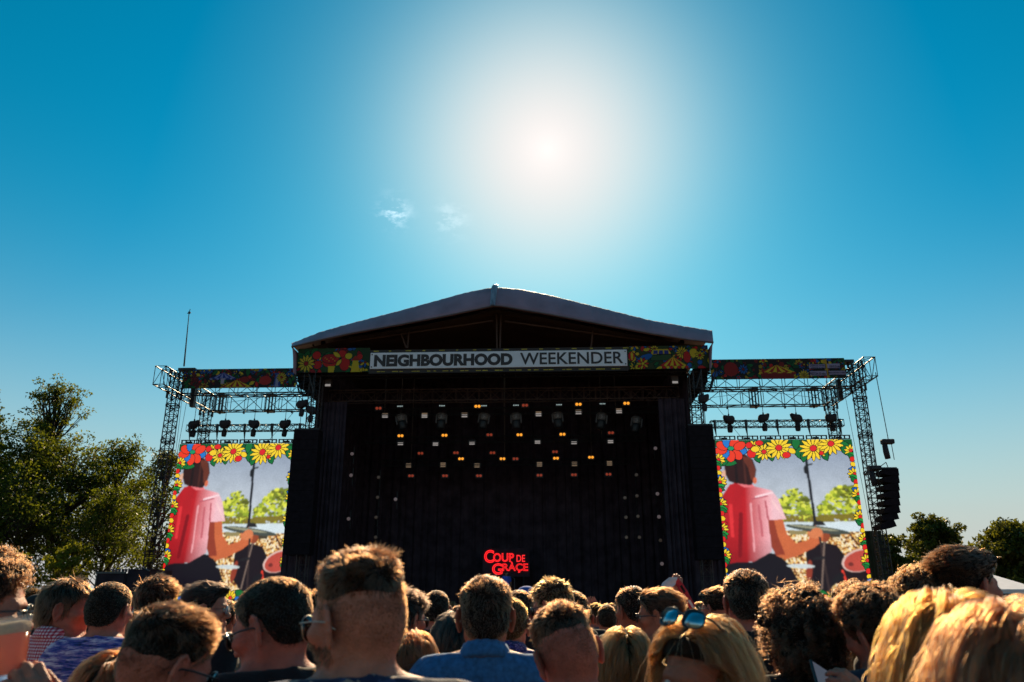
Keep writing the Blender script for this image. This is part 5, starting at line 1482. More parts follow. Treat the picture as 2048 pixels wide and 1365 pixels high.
KD = 1.15
def person(px, top, d, label, yaw=0, hy=0, pitch=4, roll=0, hair='short', hc='brown', shirt='black_cotton', sk='fair', glasses=None, arms=None, hands=None, sleeve=.62, collar=False, group=None, key=None, cap=None, beard=False):
    """px: photo x of the head centre; top: photo y of the crown; d: metres ahead; yaw/hy: degrees turned right (body / head on it)"""
    seed = int(px * 7 + top)
    if d < 6.9: d = d * KD
    yaw_, hy_, pitch_, roll_ = R(yaw), R(hy), R(pitch), R(roll)
    Hm = rodrig(hy_, pitch_, roll_)
    S = STYLE[hair]
    piv = np.array([0, -.020, 1.497])
    hcn = piv + Hm @ np.array([0, .020, .085])
    rr = np.array([.076, .098, .088]) + S['tt'] * .95 + .004
    top0 = hcn[2] + (Hm @ np.array([0, -.014, .03]))[2] + math.sqrt(((Hm[2] * rr) ** 2).sum())
    tgt = at_world(px, top, d)
    s = tgt.z / top0
    Rw = Matrix.Rotation(-yaw_, 3, 'Z')
    hw = Rw @ Vector(hcn * s)
    t = bpy.data.objects.new('person', None); C.objects.link(t); t.empty_display_size = .2
    t.location = (tgt.x - hw.x, d - hw.y, 0); t.rotation_euler = (0, 0, -yaw_); t.scale = (s, s, s)
    tag(t, label, 'person', group or 'people watching in the crowd')
    MW = Matrix.Translation(t.location) @ Rw.to_4x4() @ Matrix.Scale(s, 4)
    A = dict(ARMS['down'])
    akey = 'down'
    if arms == 'up': A = ARMS['up']; akey = 'up'
    elif arms:
        inv = MW.inverted(); akey = label
        for sg, (e, w) in arms.items(): A[sg] = (tuple(inv @ at_world(e[0], e[1], e[2] * KD)), tuple(inv @ at_world(w[0], w[1], w[2] * KD)))
    hf = .0056 if d < 2.9 else (.0068 if d < 4.6 else .011)
    hcs = .026 if d < 4.6 else .034
    lo = np.array([-.34, -.22, 0.0]); hi = np.array([.34, .30, 1.60])
    for sg in (-1, 1):
        for p in A[sg]: lo = np.minimum(lo, np.array(p) - .07); hi = np.maximum(hi, np.array(p) + .07)
    hi = np.maximum(hi, hcn + .16); lo = np.minimum(lo, hcn - .16); lo[2] = -.02
    xs = axis(lo[0], hi[0], hcn[0] - .115, hcn[0] + .115, hf, hcs); ys = axis(lo[1], hi[1], hcn[1] - .135, hcn[1] + .135, hf, hcs); zs = axis(lo[2], hi[2], hcn[2] - .15, hcn[2] + .135, hf, hcs)
    P = grid(xs, ys, zs)
    HmT = Hm.astype(f32)
    dist = np.full(P.shape[:3], .5, f32)
    zt_ = zs < (1.58 if akey == 'down' else 9)
    dist[:, :, zt_] = torso_sdf(P[:, :, zt_], A)
    low = zs < 1.0
    Pl = P[:, :, low]
    dist[:, :, low] = smin(dist[:, :, low], smin(legs_sdf(Pl), feet_sdf(Pl), .02), .05)
    na = hcn + Hm @ np.array([0, -.030, -.055])
    ix = np.nonzero(np.abs(xs - hcn[0] * .6) < .17)[0]; iy = np.nonzero(np.abs(ys - hcn[1] * .7) < .21)[0]; iz = np.nonzero(zs > 1.30)[0]
    sl = (slice(ix[0], ix[-1] + 1), slice(iy[0], iy[-1] + 1), slice(iz[0], iz[-1] + 1))
    Ph = P[sl]
    dn = d_cap(Ph, (0, -.030, 1.38), tuple(na), .057, .048)
    dn = smin(dn, d_cap(Ph, (0, .0, 1.40), tuple(hcn + Hm @ np.array([0, .02, -.09])), .045, .035), .03)
    dh = head_sdf((Ph - hcn.astype(f32)) @ HmT)
    dist[sl] = smin(dist[sl], smin(dn, dh, .018), .035)
    Vb, Fb = surface_nets(dist, xs, ys, zs)
    Vs, Fs = [Vb], [Fb]; base = len(Vb)
    for sg in (-1, 1):
        E = EAR_V.copy(); E[:, 0] *= sg
        ra = np.array(Matrix.Rotation(sg * R(34), 3, 'Z')) @ np.array(Matrix.Rotation(R(-8), 3, 'X'))
        E = (E @ ra.T) * 1.12 + np.array([sg * .0845, -.012, -.002])
        E = E @ Hm.T + hcn
        Vs.append(E); Fs.append((EAR_F if sg > 0 else EAR_F[:, ::-1]) + base); base += len(E)
        hk = (hands or {}).get(sg, 'relaxed')
        e, w = np.array(A[sg][0]), np.array(A[sg][1])
        hv, hf_ = HANDS[hk]
        ydir = (w - e) / np.linalg.norm(w - e)
        ref = (hands or {}).get('palm', (-sg, 0, 0)); zdir = -np.array(ref, float); zdir -= ydir * (zdir @ ydir); zdir /= np.linalg.norm(zdir)
        xdir = np.cross(ydir, zdir)
        M3 = np.stack([xdir, ydir, zdir], 1)
        hv2 = hv.copy()
        want = np.array((hands or {}).get('thumb', (0, .3, 1.0)))
        mir = (xdir @ want) < 0
        if mir: hv2[:, 0] *= -1
        hv2 = hv2 @ M3.T + w
        Vs.append(hv2); Fs.append((hf_[:, ::-1] if mir else hf_) + base); base += len(hv2)
    body = link('body', np_mesh('body', np.vstack(Vs), np.vstack(Fs), True), SK[sk], t)
    lm = lower_meshes()
    for nm, mm in (('trousers', M_jeans), ('shoes', M_shoe)):
        link(nm, lm[nm], mm, t)
    sh = shirt_mesh(akey, A, sleeve, collar, .012 if d < 4 else .02)
    so = bpy.data.objects.new('shirt', sh); C.objects.link(so); so.parent = t
    if not sh.materials: sh.materials.append(None)
    so.material_slots[0].link = 'OBJECT'; so.material_slots[0].material = MATS[shirt]
    if collar:
        cm = collar_mesh(); co = bpy.data.objects.new('collar', cm); C.objects.link(co); co.parent = so
        if not cm.materials: cm.materials.append(None)
        co.material_slots[0].link = 'OBJECT'; co.material_slots[0].material = MATS[collar if isinstance(collar, str) else shirt]
    # hair: a volume and strands on it
    hm, hcap = HAIR[hc]
    rg_h = .0065 if d < 2.9 else (.008 if d < 4.6 else .012)
    ext = .10 + max(S['tt'], S['ts']) + .01
    if S.get('long'): xs = np.arange(-.16, .16, rg_h); ys = np.arange(-.17, .16, rg_h); zs = np.arange(-.33, .16, rg_h)
    else: xs = np.arange(-ext, ext, rg_h); ys = np.arange(-ext - .03, ext + .03, rg_h); zs = np.arange(-.18, ext + .05, rg_h)
    Lc = grid(xs, ys, zs)
    V, F = surface_nets(cap_sdf(Lc, S, seed % 97), xs, ys, zs)
    hv = link('hair', np_mesh('hair', V @ Hm.T + hcn, F, True), hcap, t)
    n = (9000 if d < 2.0 else 6500 if d < 2.9 else 4200 if d < 4.6 else 1800)
    if S.get('long'): n = int(n * 1.2)
    if hair == 'bigcurl': n = int(n * 1.6)
    down = Hm.T @ np.array([0, 0, -1.0])
    ST_ = strands(S, Hm, n, seed % 97, down)
    r0 = .0007 if d < 2.0 else .0008 if d < 2.9 else .0011 if d < 4.6 else .0018
    if S.get('long'): r0 *= .95
    curves_obj('strands', ST_ @ Hm.T + hcn, r0, hm, hv)
    if S.get('stub') and d < 4.6:
        sb = stubble(S, 6500, seed); curves_obj('stubble', sb @ Hm.T + hcn, .00034, hm, hv)
    if beard:
        rg = np.random.default_rng(seed); u = rg.normal(size=(14000, 3)); u /= np.linalg.norm(u, axis=1, keepdims=True)
        Q = (np.array([0, .02, -.05]) + u * np.array([.07, .08, .09])).astype(f32)
        for _ in range(4): Q = Q - (head_sdf(Q)[:, None] * grad(head_sdf, Q)).astype(f32)
        ok = (Q[:, 2] < -.035 - .5 * np.clip(.05 - Q[:, 1], -.03, .0)) & (Q[:, 1] > -.005) & (Q[:, 2] > -.13) & (np.abs(head_sdf(Q)) < .003); Q = Q[ok][:3000]
        N = grad(head_sdf, Q); dd = N * .4 + np.array([0, .1, -.7]) + rg.normal(size=Q.shape) * .25; dd /= np.linalg.norm(dd, axis=1, keepdims=True)
        curves_obj('beard', (Q[:, None] + dd[:, None] * np.linspace(0, 1, 5)[None, :, None] * .014) @ Hm.T + hcn, .0006, hm, hv)
    # eyes
    for sg in (-1, 1):
        mb = MB(); c = hcn + Hm @ np.array([sg * .031, .078, .004])
        prof = [(.0115 * math.sin(a), -.0115 * math.cos(a)) for a in np.linspace(.05, PI - .05, 7)]
        q = Matrix(Hm.tolist()) @ Matrix.Rotation(-PI / 2, 3, 'X')
        mb.lathe(c, prof, 10, q); eo = mb.build('eye', M_eye, t, smooth=True)
        mb = MB(); mb.lathe(hcn + Hm @ np.array([sg * .031, .0893, .004]), [(.0055, -.0008), (.0055, .0006), (.002, .0012)], 10, q); mb.build('iris', M_iris, eo)
    HW = MW @ Matrix.Translation(Vector(hcn)) @ Matrix(Hm.tolist()).to_4x4()
    if glasses: spectacles(HW, glasses)
    if cap: headgear(HW, cap)
    return t, MW, HW

def spectacles(HW, g):
    kind, label = g[0], g[1]
    up = g[2] if len(g) > 2 else False
    T = HW.copy()
    if up: T = T @ Matrix.Translation((0, -.020, .086)) @ Matrix.Rotation(R(38), 4, 'X')
    loc = T @ Vector((0, .09, .005))
    t = bpy.data.objects.new('sunglasses' if kind != 'thin' else 'glasses', None); C.objects.link(t); t.location = loc
    tag(t, label, 'sunglasses' if kind != 'thin' else 'glasses', 'glasses worn in the crowd')
    W = Matrix.Translation(-loc) @ T
    fm = M_clear if kind == 'aviator' else M_frame
    lm = {'mirror': M_mirror, 'dark': M_dlens, 'aviator': M_dlens, 'thin': mat('clear_lens', (.25, .25, .27), .05, var=0, spec=.8)}[kind]
    fr = .0022 if kind in ('dark', 'mirror') else .0012
    for sg in (-1, 1):
        c = Vector((sg * .034, .104, .002)); pts = []
        for i in range(18):
            a = 2 * PI * i / 18
            x = .0265 * math.copysign(abs(math.cos(a)) ** .75, math.cos(a)); z = .0225 * math.copysign(abs(math.sin(a)) ** .75, math.sin(a))
            if kind == 'aviator' and z < 0: z *= 1.25
            pts.append(W @ (c + Vector((x, -.010 * (abs(c.x + x) / .06) ** 2 - .05 * (z < 0) * abs(z) * .4, z))))
        mb = MB(); mb.tube(pts + [pts[0]], fr, 6); mb.build('rim', fm, t, smooth=True)
        mb = MB(); cc = sum(pts, Vector()) / len(pts); nn = (W.to_3x3() @ Vector((0, 1, 0))).normalized() * .0015
        vs = [p + nn for p in pts] + [p - nn for p in pts] + [cc + nn * 2, cc - nn * .2]; n = 18
        mb.add(vs, [[i, (i + 1) % n, 2 * n] for i in range(n)] + [[n + (i + 1) % n, n + i, 2 * n + 1] for i in range(n)] + [[i, n + i, n + (i + 1) % n, (i + 1) % n] for i in range(n)])
        mb.build('lens', lm, t, smooth=True)
        mb = MB(); tr = .0026 if kind in ('dark', 'mirror') else .0014
        mb.tube([W @ Vector((sg * .061, .098, .010)), W @ Vector((sg * .072, .085, .011)), W @ Vector((sg * .083, .03, .010)), W @ Vector((sg * .086, -.005, .006)), W @ Vector((sg * .084, -.030, -.010))], tr, 6); mb.build('temple', fm, t, smooth=True)
    mb = MB(); mb.tube([W @ Vector((-.009, .103, .006)), W @ Vector((0, .108, .010)), W @ Vector((.009, .103, .006))], fr, 6); mb.build('bridge', fm, t)
    return t
def headgear(HW, g):
    label, col = g
    loc = HW @ Vector((0, 0, .06)); t = bpy.data.objects.new('baseball_cap', None); C.objects.link(t); t.location = loc
    tag(t, label, 'cap'); W = Matrix.Translation(-loc) @ HW
    mc = mat('cap_cloth_' + col, {'blue': (.02, .10, .42), 'black': (.012, .011, .014)}[col], .85)
    mb = MB(); n = 20; vs = []; prof = [(.0, 1.0), (.35, .95), (.65, .78), (.9, .45), (1.0, 0.05), (1.0, -.12)]
    for r, h in prof:
        for i in range(n):
            a = 2 * PI * i / n; vs.append(W @ Vector((.102 * max(r, .02) * math.cos(a), -.014 + .122 * max(r, .02) * math.sin(a), .055 + .085 * h)))
    mb.add(vs, [[(k + 1) * n + i, (k + 1) * n + (i + 1) % n, k * n + (i + 1) % n, k * n + i] for k in range(len(prof) - 1) for i in range(n)]); mb.build('crown', mc, t, smooth=True)
    vs = []
    for k, (r, z) in enumerate(((1.0, .048), (1.35, .044), (1.62, .034))):
        for i in range(9):
            a = PI / 2 + (i / 8 - .5) * 1.9; vs.append(W @ Vector((.1 * r * math.cos(a) * (1 if r < 1.3 else .88), -.014 + .12 * r * math.sin(a), z)))
    m_ = len(vs); vs += [v + (W.to_3x3() @ Vector((0, 0, -.003))) for v in vs]
    fs = [[k * 9 + i, k * 9 + i + 1, (k + 1) * 9 + i + 1, (k + 1) * 9 + i] for k in range(2) for i in range(8)]
    mb = MB(); mb.add(vs, fs + [[m_ + q for q in f[::-1]] for f in fs]); mb.build('peak', mat('cap_peak', (.12, .05, .035), .8) if col == 'black' else mc, t)
# ------------------------------------------------------------------ the crowd, near to far
P1, MW1, HW1 = person(-14, 1103, 1.80, 'man with curly dark hair and sunglasses at the left edge, holding up a beer', 35, 27, 0, 0, 'curly', 'dark', 'light_blue_cotton', 'fair', glasses=('dark', 'dark sunglasses on the man at the left edge'),
    arms={1: ((112, 1620, 1.66), (78, 1458, 1.60))}, hands={1: 'hold', 'palm': (-1, .1, .1), 'thumb': (0, -.2, 1)}, sleeve=.7)
person(68, 1177, 7.2, 'ginger man in a bright blue polo shirt, small at the far left', 45, 15, 0, 0, 'midfade', 'ginger', 'royal_polo', 'pink', collar=True)
person(88, 1190, 5.4, 'man in a black cap and black top left of the gingham shirt', 20, 30, 5, 0, 'crop', 'dark', 'black_cotton', 'tan', cap=('black cap with brown peak worn at the far left', 'black'))
person(146, 1157, 3.35, 'man with a brown bowl haircut in a red gingham shirt, face turned right', 22, 56, 3, 0, 'bowl', 'dark', 'gingham', 'pink', collar=True, sleeve=1.2)
person(229, 1163, 3.30, 'man with cropped dark hair in a marled blue and purple tee', 4, 6, 2, 0, 'crop', 'dark', 'marl', 'pink')
person(322, 1152, 3.95, 'man with thick sunlit brown hair just behind the left tower foot, seen from behind', 0, 18, 6, 0, 'messy', 'dark', 'navy_cotton', 'fair')
person(352, 1203, 1.66, 'man with short tufted hair, head bowed, bare neck and dark glasses in the left foreground', 20, 24, 20, 4, 'midfade', 'dark', 'grey_cotton', 'pink', glasses=('dark', 'dark glasses on the bowed man in the left foreground'))
person(424, 1163, 3.80, 'dark-haired man in a black tee in sharp profile to the right with thin glasses', 30, 52, 0, 0, 'quiff', 'black', 'black_cotton', 'fair', glasses=('thin', 'thin wire glasses on the man in profile before the left screen'))
person(552, 1151, 1.93, 'man with thick cropped brown hair and dark glasses, bowed to the left in the foreground', -28, -46, 18, 0, 'crop', 'dark', 'black_cotton', 'pink', glasses=('dark', 'dark glasses on the man bowed to the left in the foreground'))
person(528, 1300, 2.35, 'short smiling woman with dark hair and pale glasses at the bottom edge, facing left', -40, -45, 0, 0, 'bowl', 'dark', 'black_cotton', 'tan', glasses=('aviator', 'pale metal glasses on the short woman at the bottom edge'))
person(722, 1097, 1.52, 'tall bearded man with faded brown hair and dark flowered shirt, largest head before the stage', -10, -44, 6, -3, 'fade', 'dark', 'dark_floral', 'fair', beard=True, glasses=('aviator', 'thin metal sunglasses on the tall bearded man'))
person(812, 1177, 3.35, 'man with dark wavy hair and glasses just right of the tall bearded man', 10, 30, 4, 0, 'messy', 'black', 'grey_cotton', 'fair', glasses=('dark', 'dark glasses on the man right of the tall bearded man'))
person(874, 1180, 4.60, 'man with a round close-cropped brown head and bare neck left of the denim shirt', 0, 0, 2, 0, 'crop', 'dark', 'black_cotton', 'pink')
person(912, 1226, 3.20, 'woman with smooth straight black hair left of the denim shirt', 0, -10, 0, 0, 'long', 'black', 'black_cotton', 'tan')
person(820, 1264, 2.60, 'woman with glossy auburn hair low beside the tall bearded man', 0, 10, 0, 0, 'long', 'auburn', 'black_cotton', 'fair')
person(972, 1150, 2.50, 'man in a blue denim shirt seen from behind in the centre, ears glowing', 0, -2, -2, 0, 'short', 'dark', 'denim_shirt', 'tan', collar=True, sleeve=1.2, glasses=('aviator', 'thin metal glasses on the man in the denim shirt'))
person(1022, 1194, 3.40, 'man with short ginger-brown hair in a purple flowered shirt beside the denim shirt', 4, 8, 2, 0, 'crop', 'ginger', 'purple_floral', 'fair', collar=True, sleeve=.8)
person(1040, 1180, 4.60, 'dark-haired man between the flowered shirt and the tousled blond', 0, 20, 4, 0, 'short', 'dark', 'black_cotton', 'pink')
person(1102, 1157, 4.00, 'tousled blond man in dark sunglasses looking down to the left', -30, -30, 14, 0, 'messy', 'blond', 'black_cotton', 'pink', glasses=('dark', 'dark sunglasses on the tousled blond man'))
person(1148, 1182, 5.00, 'brown-haired man half hidden behind the tousled blond', 0, 0, 4, 0, 'short', 'brown', 'black_cotton', 'fair')
person(1132, 1202, 1.98, 'man with a fresh skin fade bowing left in the foreground, right ear glowing orange', -6, -8, 20, -13, 'fade', 'dark', 'grey_cotton', 'pink')
person(1248, 1256, 2.95, 'woman with long straight blonde hair seen from behind, right of the skin fade', 0, 0, 0, 0, 'long', 'blond', 'white_cotton', 'fair')
person(1262, 1172, 4.20, 'dark-haired man turned left behind the slicked-back hair', -15, -15, 3, 0, 'short', 'dark', 'black_cotton', 'tan')
person(1313, 1176, 3.65, 'man with slicked dark hair and sunglasses facing left, red collar', -40, -28, 4, 0, 'slick', 'dark', 'mauve_floral', 'tan', collar='red_cotton', glasses=('dark', 'black sunglasses on the man with slicked dark hair'))
person(1213, 1209, 6.00, 'small cropped brown head in the gap below the stage, right of the skin fade', 0, 0, 3, 0, 'crop', 'brown', 'grey_cotton', 'fair')
person(1186, 1222, 11.0, 'distant person raising both open hands in front of the stage', 0, 0, 0, 0, 'short', 'dark', 'black_cotton', 'fair', arms='up', hands={1: 'open', -1: 'open', 'palm': (0, 1, 0)})
person(1428, 1174, 4.90, 'man with combed dark hair and glasses in a white-collared shirt, turned left', -20, -20, 4, 0, 'quiff', 'dark', 'white_cotton', 'pink', collar=True, glasses=('dark', 'dark glasses on the man in the white-collared shirt'))
person(1486, 1138, 3.10, 'man with neat dark hair in a black tee before the right screen, seen from behind', 0, 0, 2, 0, 'short', 'dark', 'black_cotton', 'pink')
person(1592, 1178, 2.55, 'person with a big mop of dark curls in a black top, seen from behind', 0, 0, 2, 0, 'bigcurl', 'dark', 'black_cotton', 'fair', arms={1: ((1765, 1540, 2.35), (1722, 1418, 2.22))}, hands={1: 'hold', 'palm': (-.6, .5, .2), 'thumb': (-.4, 0, 1)})
person(1664, 1218, 3.25, 'woman with long brown hair half hidden behind the dark curls', 0, -10, 0, 0, 'long', 'light', 'white_cotton', 'fair')
person(1704, 1163, 3.40, 'man with short dark curls in a blue striped tee', -4, -12, 6, 0, 'curly', 'dark', 'stripes', 'fair')
person(1738, 1172, 2.35, 'man with dark wavy hair leaning left over the striped tee', -15, -15, 10, -14, 'curly', 'dark', 'navy_cotton', 'pink')
person(1830, 1134, 2.65, 'person with loose brown curls right of the tower foot', 0, 10, 12, 8, 'curly', 'brown', 'black_cotton', 'pink')
person(1921, 1091, 2.60, 'tall man with a dark quiff in profile to the right, before the far trees', 45, 30, -2, 0, 'quiff', 'dark', 'grey_cotton', 'pink')
person(1392, 1238, 1.66, 'blonde woman with mirrored sunglasses pushed up on her hair, facing back to the left', -120, -12, 6, -4, 'long', 'blond', 'black_cotton', 'tan', glasses=('mirror', 'mirrored sunglasses pushed up on the blonde woman', True))
person(1882, 1192, 1.18, 'woman with glowing golden hair in the right foreground, out of focus', 0, -6, 4, 4, 'long', 'gold', 'black_cotton', 'fair')
person(2008, 1214, 0.98, 'woman with dark auburn hair filling the right edge, out of focus', 0, 8, 2, 0, 'long', 'auburn', 'black_cotton', 'fair')
person(292, 1228, 3.70, 'woman with loose blonde hair between the marled tee and the bowed man', 0, 30, 10, 10, 'long', 'blond', 'white_cotton', 'fair')
person(246, 1306, 2.05, 'woman with wind-blown dark auburn hair low behind the bowed man', 0, 20, 5, 12, 'long', 'auburn', 'black_cotton', 'tan')
person(452, 1198, 5.20, 'cropped dark head beside the man in sharp profile', 0, 10, 0, 0, 'short', 'dark', 'mauve_floral', 'tan')
person(628, 1182, 4.20, 'curly brown head between the two foreground men before the left speaker hang', 0, 0, 5, 0, 'curly', 'brown', 'black_cotton', 'fair')
person(1053, 1174, 8.0, 'distant person in a bright blue cap below the glowing sign', 0, 0, 4, 0, 'crop', 'dark', 'black_cotton', 'fair', cap=('bright blue cap below the glowing sign', 'blue'))

# cup of beer in the hand at the left edge
def beer():
    c = at_world(20, 1352, 1.60 * KD); t = bpy.data.objects.new('beer_cup', None); C.objects.link(t); t.location = c
    tag(t, 'clear plastic cup of amber beer with foam held at the left edge', 'cup')
    mp = bpy.data.materials.new('clear_plastic'); mp.use_nodes = True; tr_ = mp.node_tree; p = tr_.nodes['Principled BSDF']
    p.inputs['Roughness'].default_value = .15; p.inputs['Base Color'].default_value = (.75, .73, .7, 1)
    tp = tr_.nodes.new('ShaderNodeBsdfTransparent'); mx = tr_.nodes.new('ShaderNodeMixShader'); mx.inputs[0].default_value = .72
    tr_.links.new(p.outputs[0], mx.inputs[1]); tr_.links.new(tp.outputs[0], mx.inputs[2]); tr_.links.new(mx.outputs[0], tr_.nodes['Material Output'].inputs[0])
    mb = MB(); q = Matrix.Rotation(R(-10), 3, 'Y')
    mb.lathe((0, 0, 0), [(.029, 0), (.041, .118), (.043, .120), (.043, .122), (.0405, .1215), (.0285, .003)], 28, q); mb.build('cup', mp, t, smooth=True)
    mbr = mat('amber_beer', (.90, .30, .02), .15, var=.1, scale=20, transl=.85)
    mb = MB(); mb.lathe((0, 0, 0), [(.027, .004), (.0366, .086)], 28, q); mb.build('beer', mbr, t, smooth=True)
    mb = MB(); mb.lathe((0, 0, 0), [(.0367, .0865), (.0385, .108), (.03, .112)], 28, q); mb.build('foam', mat('beer_foam', (.75, .66, .52), .9, var=.15, scale=90, bump=.5, bscale=200, transl=.3), t, smooth=True)
beer()
def phone():
    c = at_world(1648, 1372, 2.20 * KD); o = MB(); q = Euler((R(55), R(28), R(25))).to_matrix()
    t = bpy.data.objects.new('phone', None); C.objects.link(t); t.location = c
    tag(t, 'dark phone held up by the hand below the curly mop', 'phone')
    mb = MB(); mb.cbox((0, 0, 0), (.072, .148, .009), q); mb.build('case', M_frame, t, bevel=.003)
    mb = MB(); mb.cbox(q @ Vector((0, 0, .0052)), (.064, .134, .0008), q); mb.build('screen', mat('phone_glass', (.03, .03, .04), .05, var=0, emit=(.25, .3, .4), estr=.15), t)
    mb = MB(); mb.lathe(q @ Vector((.02, .055, -.0052)), [(.008, -.001), (.008, .001)], 12, q); mb.build('camera_lens', M_mirror, t)
phone()
def scarf():
    path = [(1325, 1186), (1331, 1172), (1342, 1164), (1352, 1162), (1360, 1172), (1368, 1186), (1376, 1201), (1385, 1216)]
    pts = [at_world(x, y, 5.6 * KD + .01 * k) for k, (x, y) in enumerate(path)]
    loc = pts[3].copy(); o = None
    w = [.05, .055, .06, .05, .045, .05, .05, .045]
    vs = []
    for k, p in enumerate(pts):
        d = (pts[min(k + 1, 7)] - pts[max(k - 1, 0)]).normalized(); n = Vector((d.z, 0, -d.x)).normalized()
        for s_, yy in ((-1, -.012), (-.4, -.03), (.2, -.015), (1, -.028)): vs.append(p + n * w[k] * s_ * .6 + Vector((0, yy, 0)) - loc)
    m_ = len(vs); vs += [v + Vector((0, .012, 0)) for v in vs]
    fs = [[k * 4 + i, k * 4 + i + 1, (k + 1) * 4 + i + 1, (k + 1) * 4 + i] for k in range(7) for i in range(3)]
    mb = MB(); mb.add(vs, fs + [[m_ + q for q in f[::-1]] for f in fs])
    me = bpy.data.meshes.new('scarf'); me.from_pydata([tuple(v) for v in mb.v], [], mb.f); me.update()
    me.materials.append(mat('red_knit', (.42, .02, .03), .9, var=.3, scale=20)); me.materials.append(mat('white_knit', (.6, .5, .52), .9, var=.15, scale=20)); me.materials.append(MATS['black_cotton'])
    nq = len(fs)
    for i, p in enumerate(me.polygons):
        k = (i % nq) // 3; p.material_index = 1 if k < 3 or (k == 6 and i % 3 == 1) else (2 if k == 4 and i % 3 == 1 else 0); p.use_smooth = True
    o = link('scarf', me); o.location = loc
    tag(o, 'red and white scarf held up in the crowd below the stage', 'scarf')
scarf()
_t, _mw, _hw = person(1372, 1208, 5.8, 'person holding the red and white scarf overhead', -10, -10, 4, 0, 'short', 'brown', 'red_cotton', 'fair', arms={-1: ((1335, 1225, 5.7), (1350, 1182, 5.65))}, hands={-1: 'hold', 'palm': (0, 1, 0)})

# far rows: a few bodies, copied
def copy_person(src, x, y, rot, s, label, group):
    c = src.copy(); C.objects.link(c); c.location = (x, y, 0); c.rotation_euler = (0, 0, rot); c.scale = (s, s, s)
    c['label'] = label; c['group'] = group
    for ch in src.children:
        q = ch.copy(); C.objects.link(q); q.parent = c
        for g in ch.children:
            r_ = g.copy(); C.objects.link(r_); r_.parent = q
    return c
FARL = 'person in the far rows of the crowd, seen from behind'
FARD = ['close-cropped brown head in a navy top in the far rows of the crowd', 'short dark hair and black top in the far rows of the crowd', 'tousled light brown hair and grey top in the far rows of the crowd', 'long blonde hair and white top in the far rows of the crowd', 'long brown hair and red top in the far rows of the crowd', 'dark curls and blue top in the far rows of the crowd']
FARS = []
protos = []
for k, (hs, hcl, shc, skn) in enumerate((('crop', 'brown', 'navy_cotton', 'fair'), ('short', 'dark', 'black_cotton', 'tan'), ('messy', 'light', 'grey_cotton', 'pink'), ('long', 'blond', 'white_cotton', 'fair'), ('long', 'brown', 'red_cotton', 'tan'), ('curly', 'dark', 'denim_shirt', 'fair'))):
    t_, _, _ = person(1165 + k * 13 - (260 if k % 2 else 0), 1206 + (k * 5) % 9, 7.0 + k * .9, FARD[k], random.Random(k).uniform(-12, 12), 0, 3, 0, hs, hcl, shc, skn, group='far rows of the crowd')
    protos.append(t_); FARS.append(t_)
rg = random.Random(12)
row = 7.6
taken = [(o.location.x, o.location.y) for o in bpy.data.objects if o.parent is None and o.get('category') == 'person']
while row < 33:
    half = min(row * .68, 17)
    x = -half + rg.random()
    while x < half:
        X, Yy = x + rg.uniform(-.15, .15), row + rg.uniform(-.3, .3)
        if all((X - a) ** 2 + (Yy - b) ** 2 > .3 for a, b in taken):
            src = rg.choice(protos)
            s = min(1.03, src.scale[0] * 1.0) * rg.uniform(.965, 1.015)
            FARS.append(copy_person(src, X, Yy, rg.uniform(-.35, .35), s, src['label'], 'far rows of the crowd'))
            taken.append((X, Yy))
        x += rg.uniform(.75, 1.5) * (1 + row * .045)
    row += .95 + row * .06

# singer and drum kit on the stage, tiny under the glowing sign
def performer():
    pz = 1.36
    base = at(1013, 1195, 45.0)
    src = protos[5]
    c = src.copy(); C.objects.link(c)
    w = Matrix.Rotation(YAW, 3, 'Z') @ Vector((base.x, 45.0, pz)); c.location = w; c.rotation_euler = (0, 0, PI + .2); c.scale = (1.02,) * 3
    tag(c, 'singer in a blue shirt on the stage under the glowing sign', 'person', 'performers on the stage')
    for ch in src.children:
        q = ch.copy(); C.objects.link(q); q.parent = c
        for g in ch.children: r_ = g.copy(); C.objects.link(r_); r_.parent = q
        if q.name.startswith('shirt'): q.material_slots[0].material = mat('bright_blue_shirt', (.08, .12, .62), .8)  # strong blue cloth in place of the copied shirt's denim
    t = thing('microphone_stand', 'thin microphone stand right of the singer', 'stand', (base.x + .45, 44.9, pz))
    b = Vector((base.x + .45, 44.9, pz))
    mb = MB(); mb.lathe(b, [(.14, 0), (.14, .02), (.02, .03)], 12); mb.build('base', M_blacks, t)
    mb = MB(); mb.bar(b, b + Vector((0, 0, 1.35)), .018, 6); mb.build('pole', M_alu, t)
    mb = MB(); mb.bar(b + Vector((0, 0, 1.35)), b + Vector((-.3, 0, 1.5)), .014, 6); mb.build('boom', M_alu, t)
    mb = MB(); mb.bar(b + Vector((-.3, 0, 1.5)), b + Vector((-.42, 0, 1.55)), .025, 8, .035); mb.build('microphone', M_blacks, t)
performer()

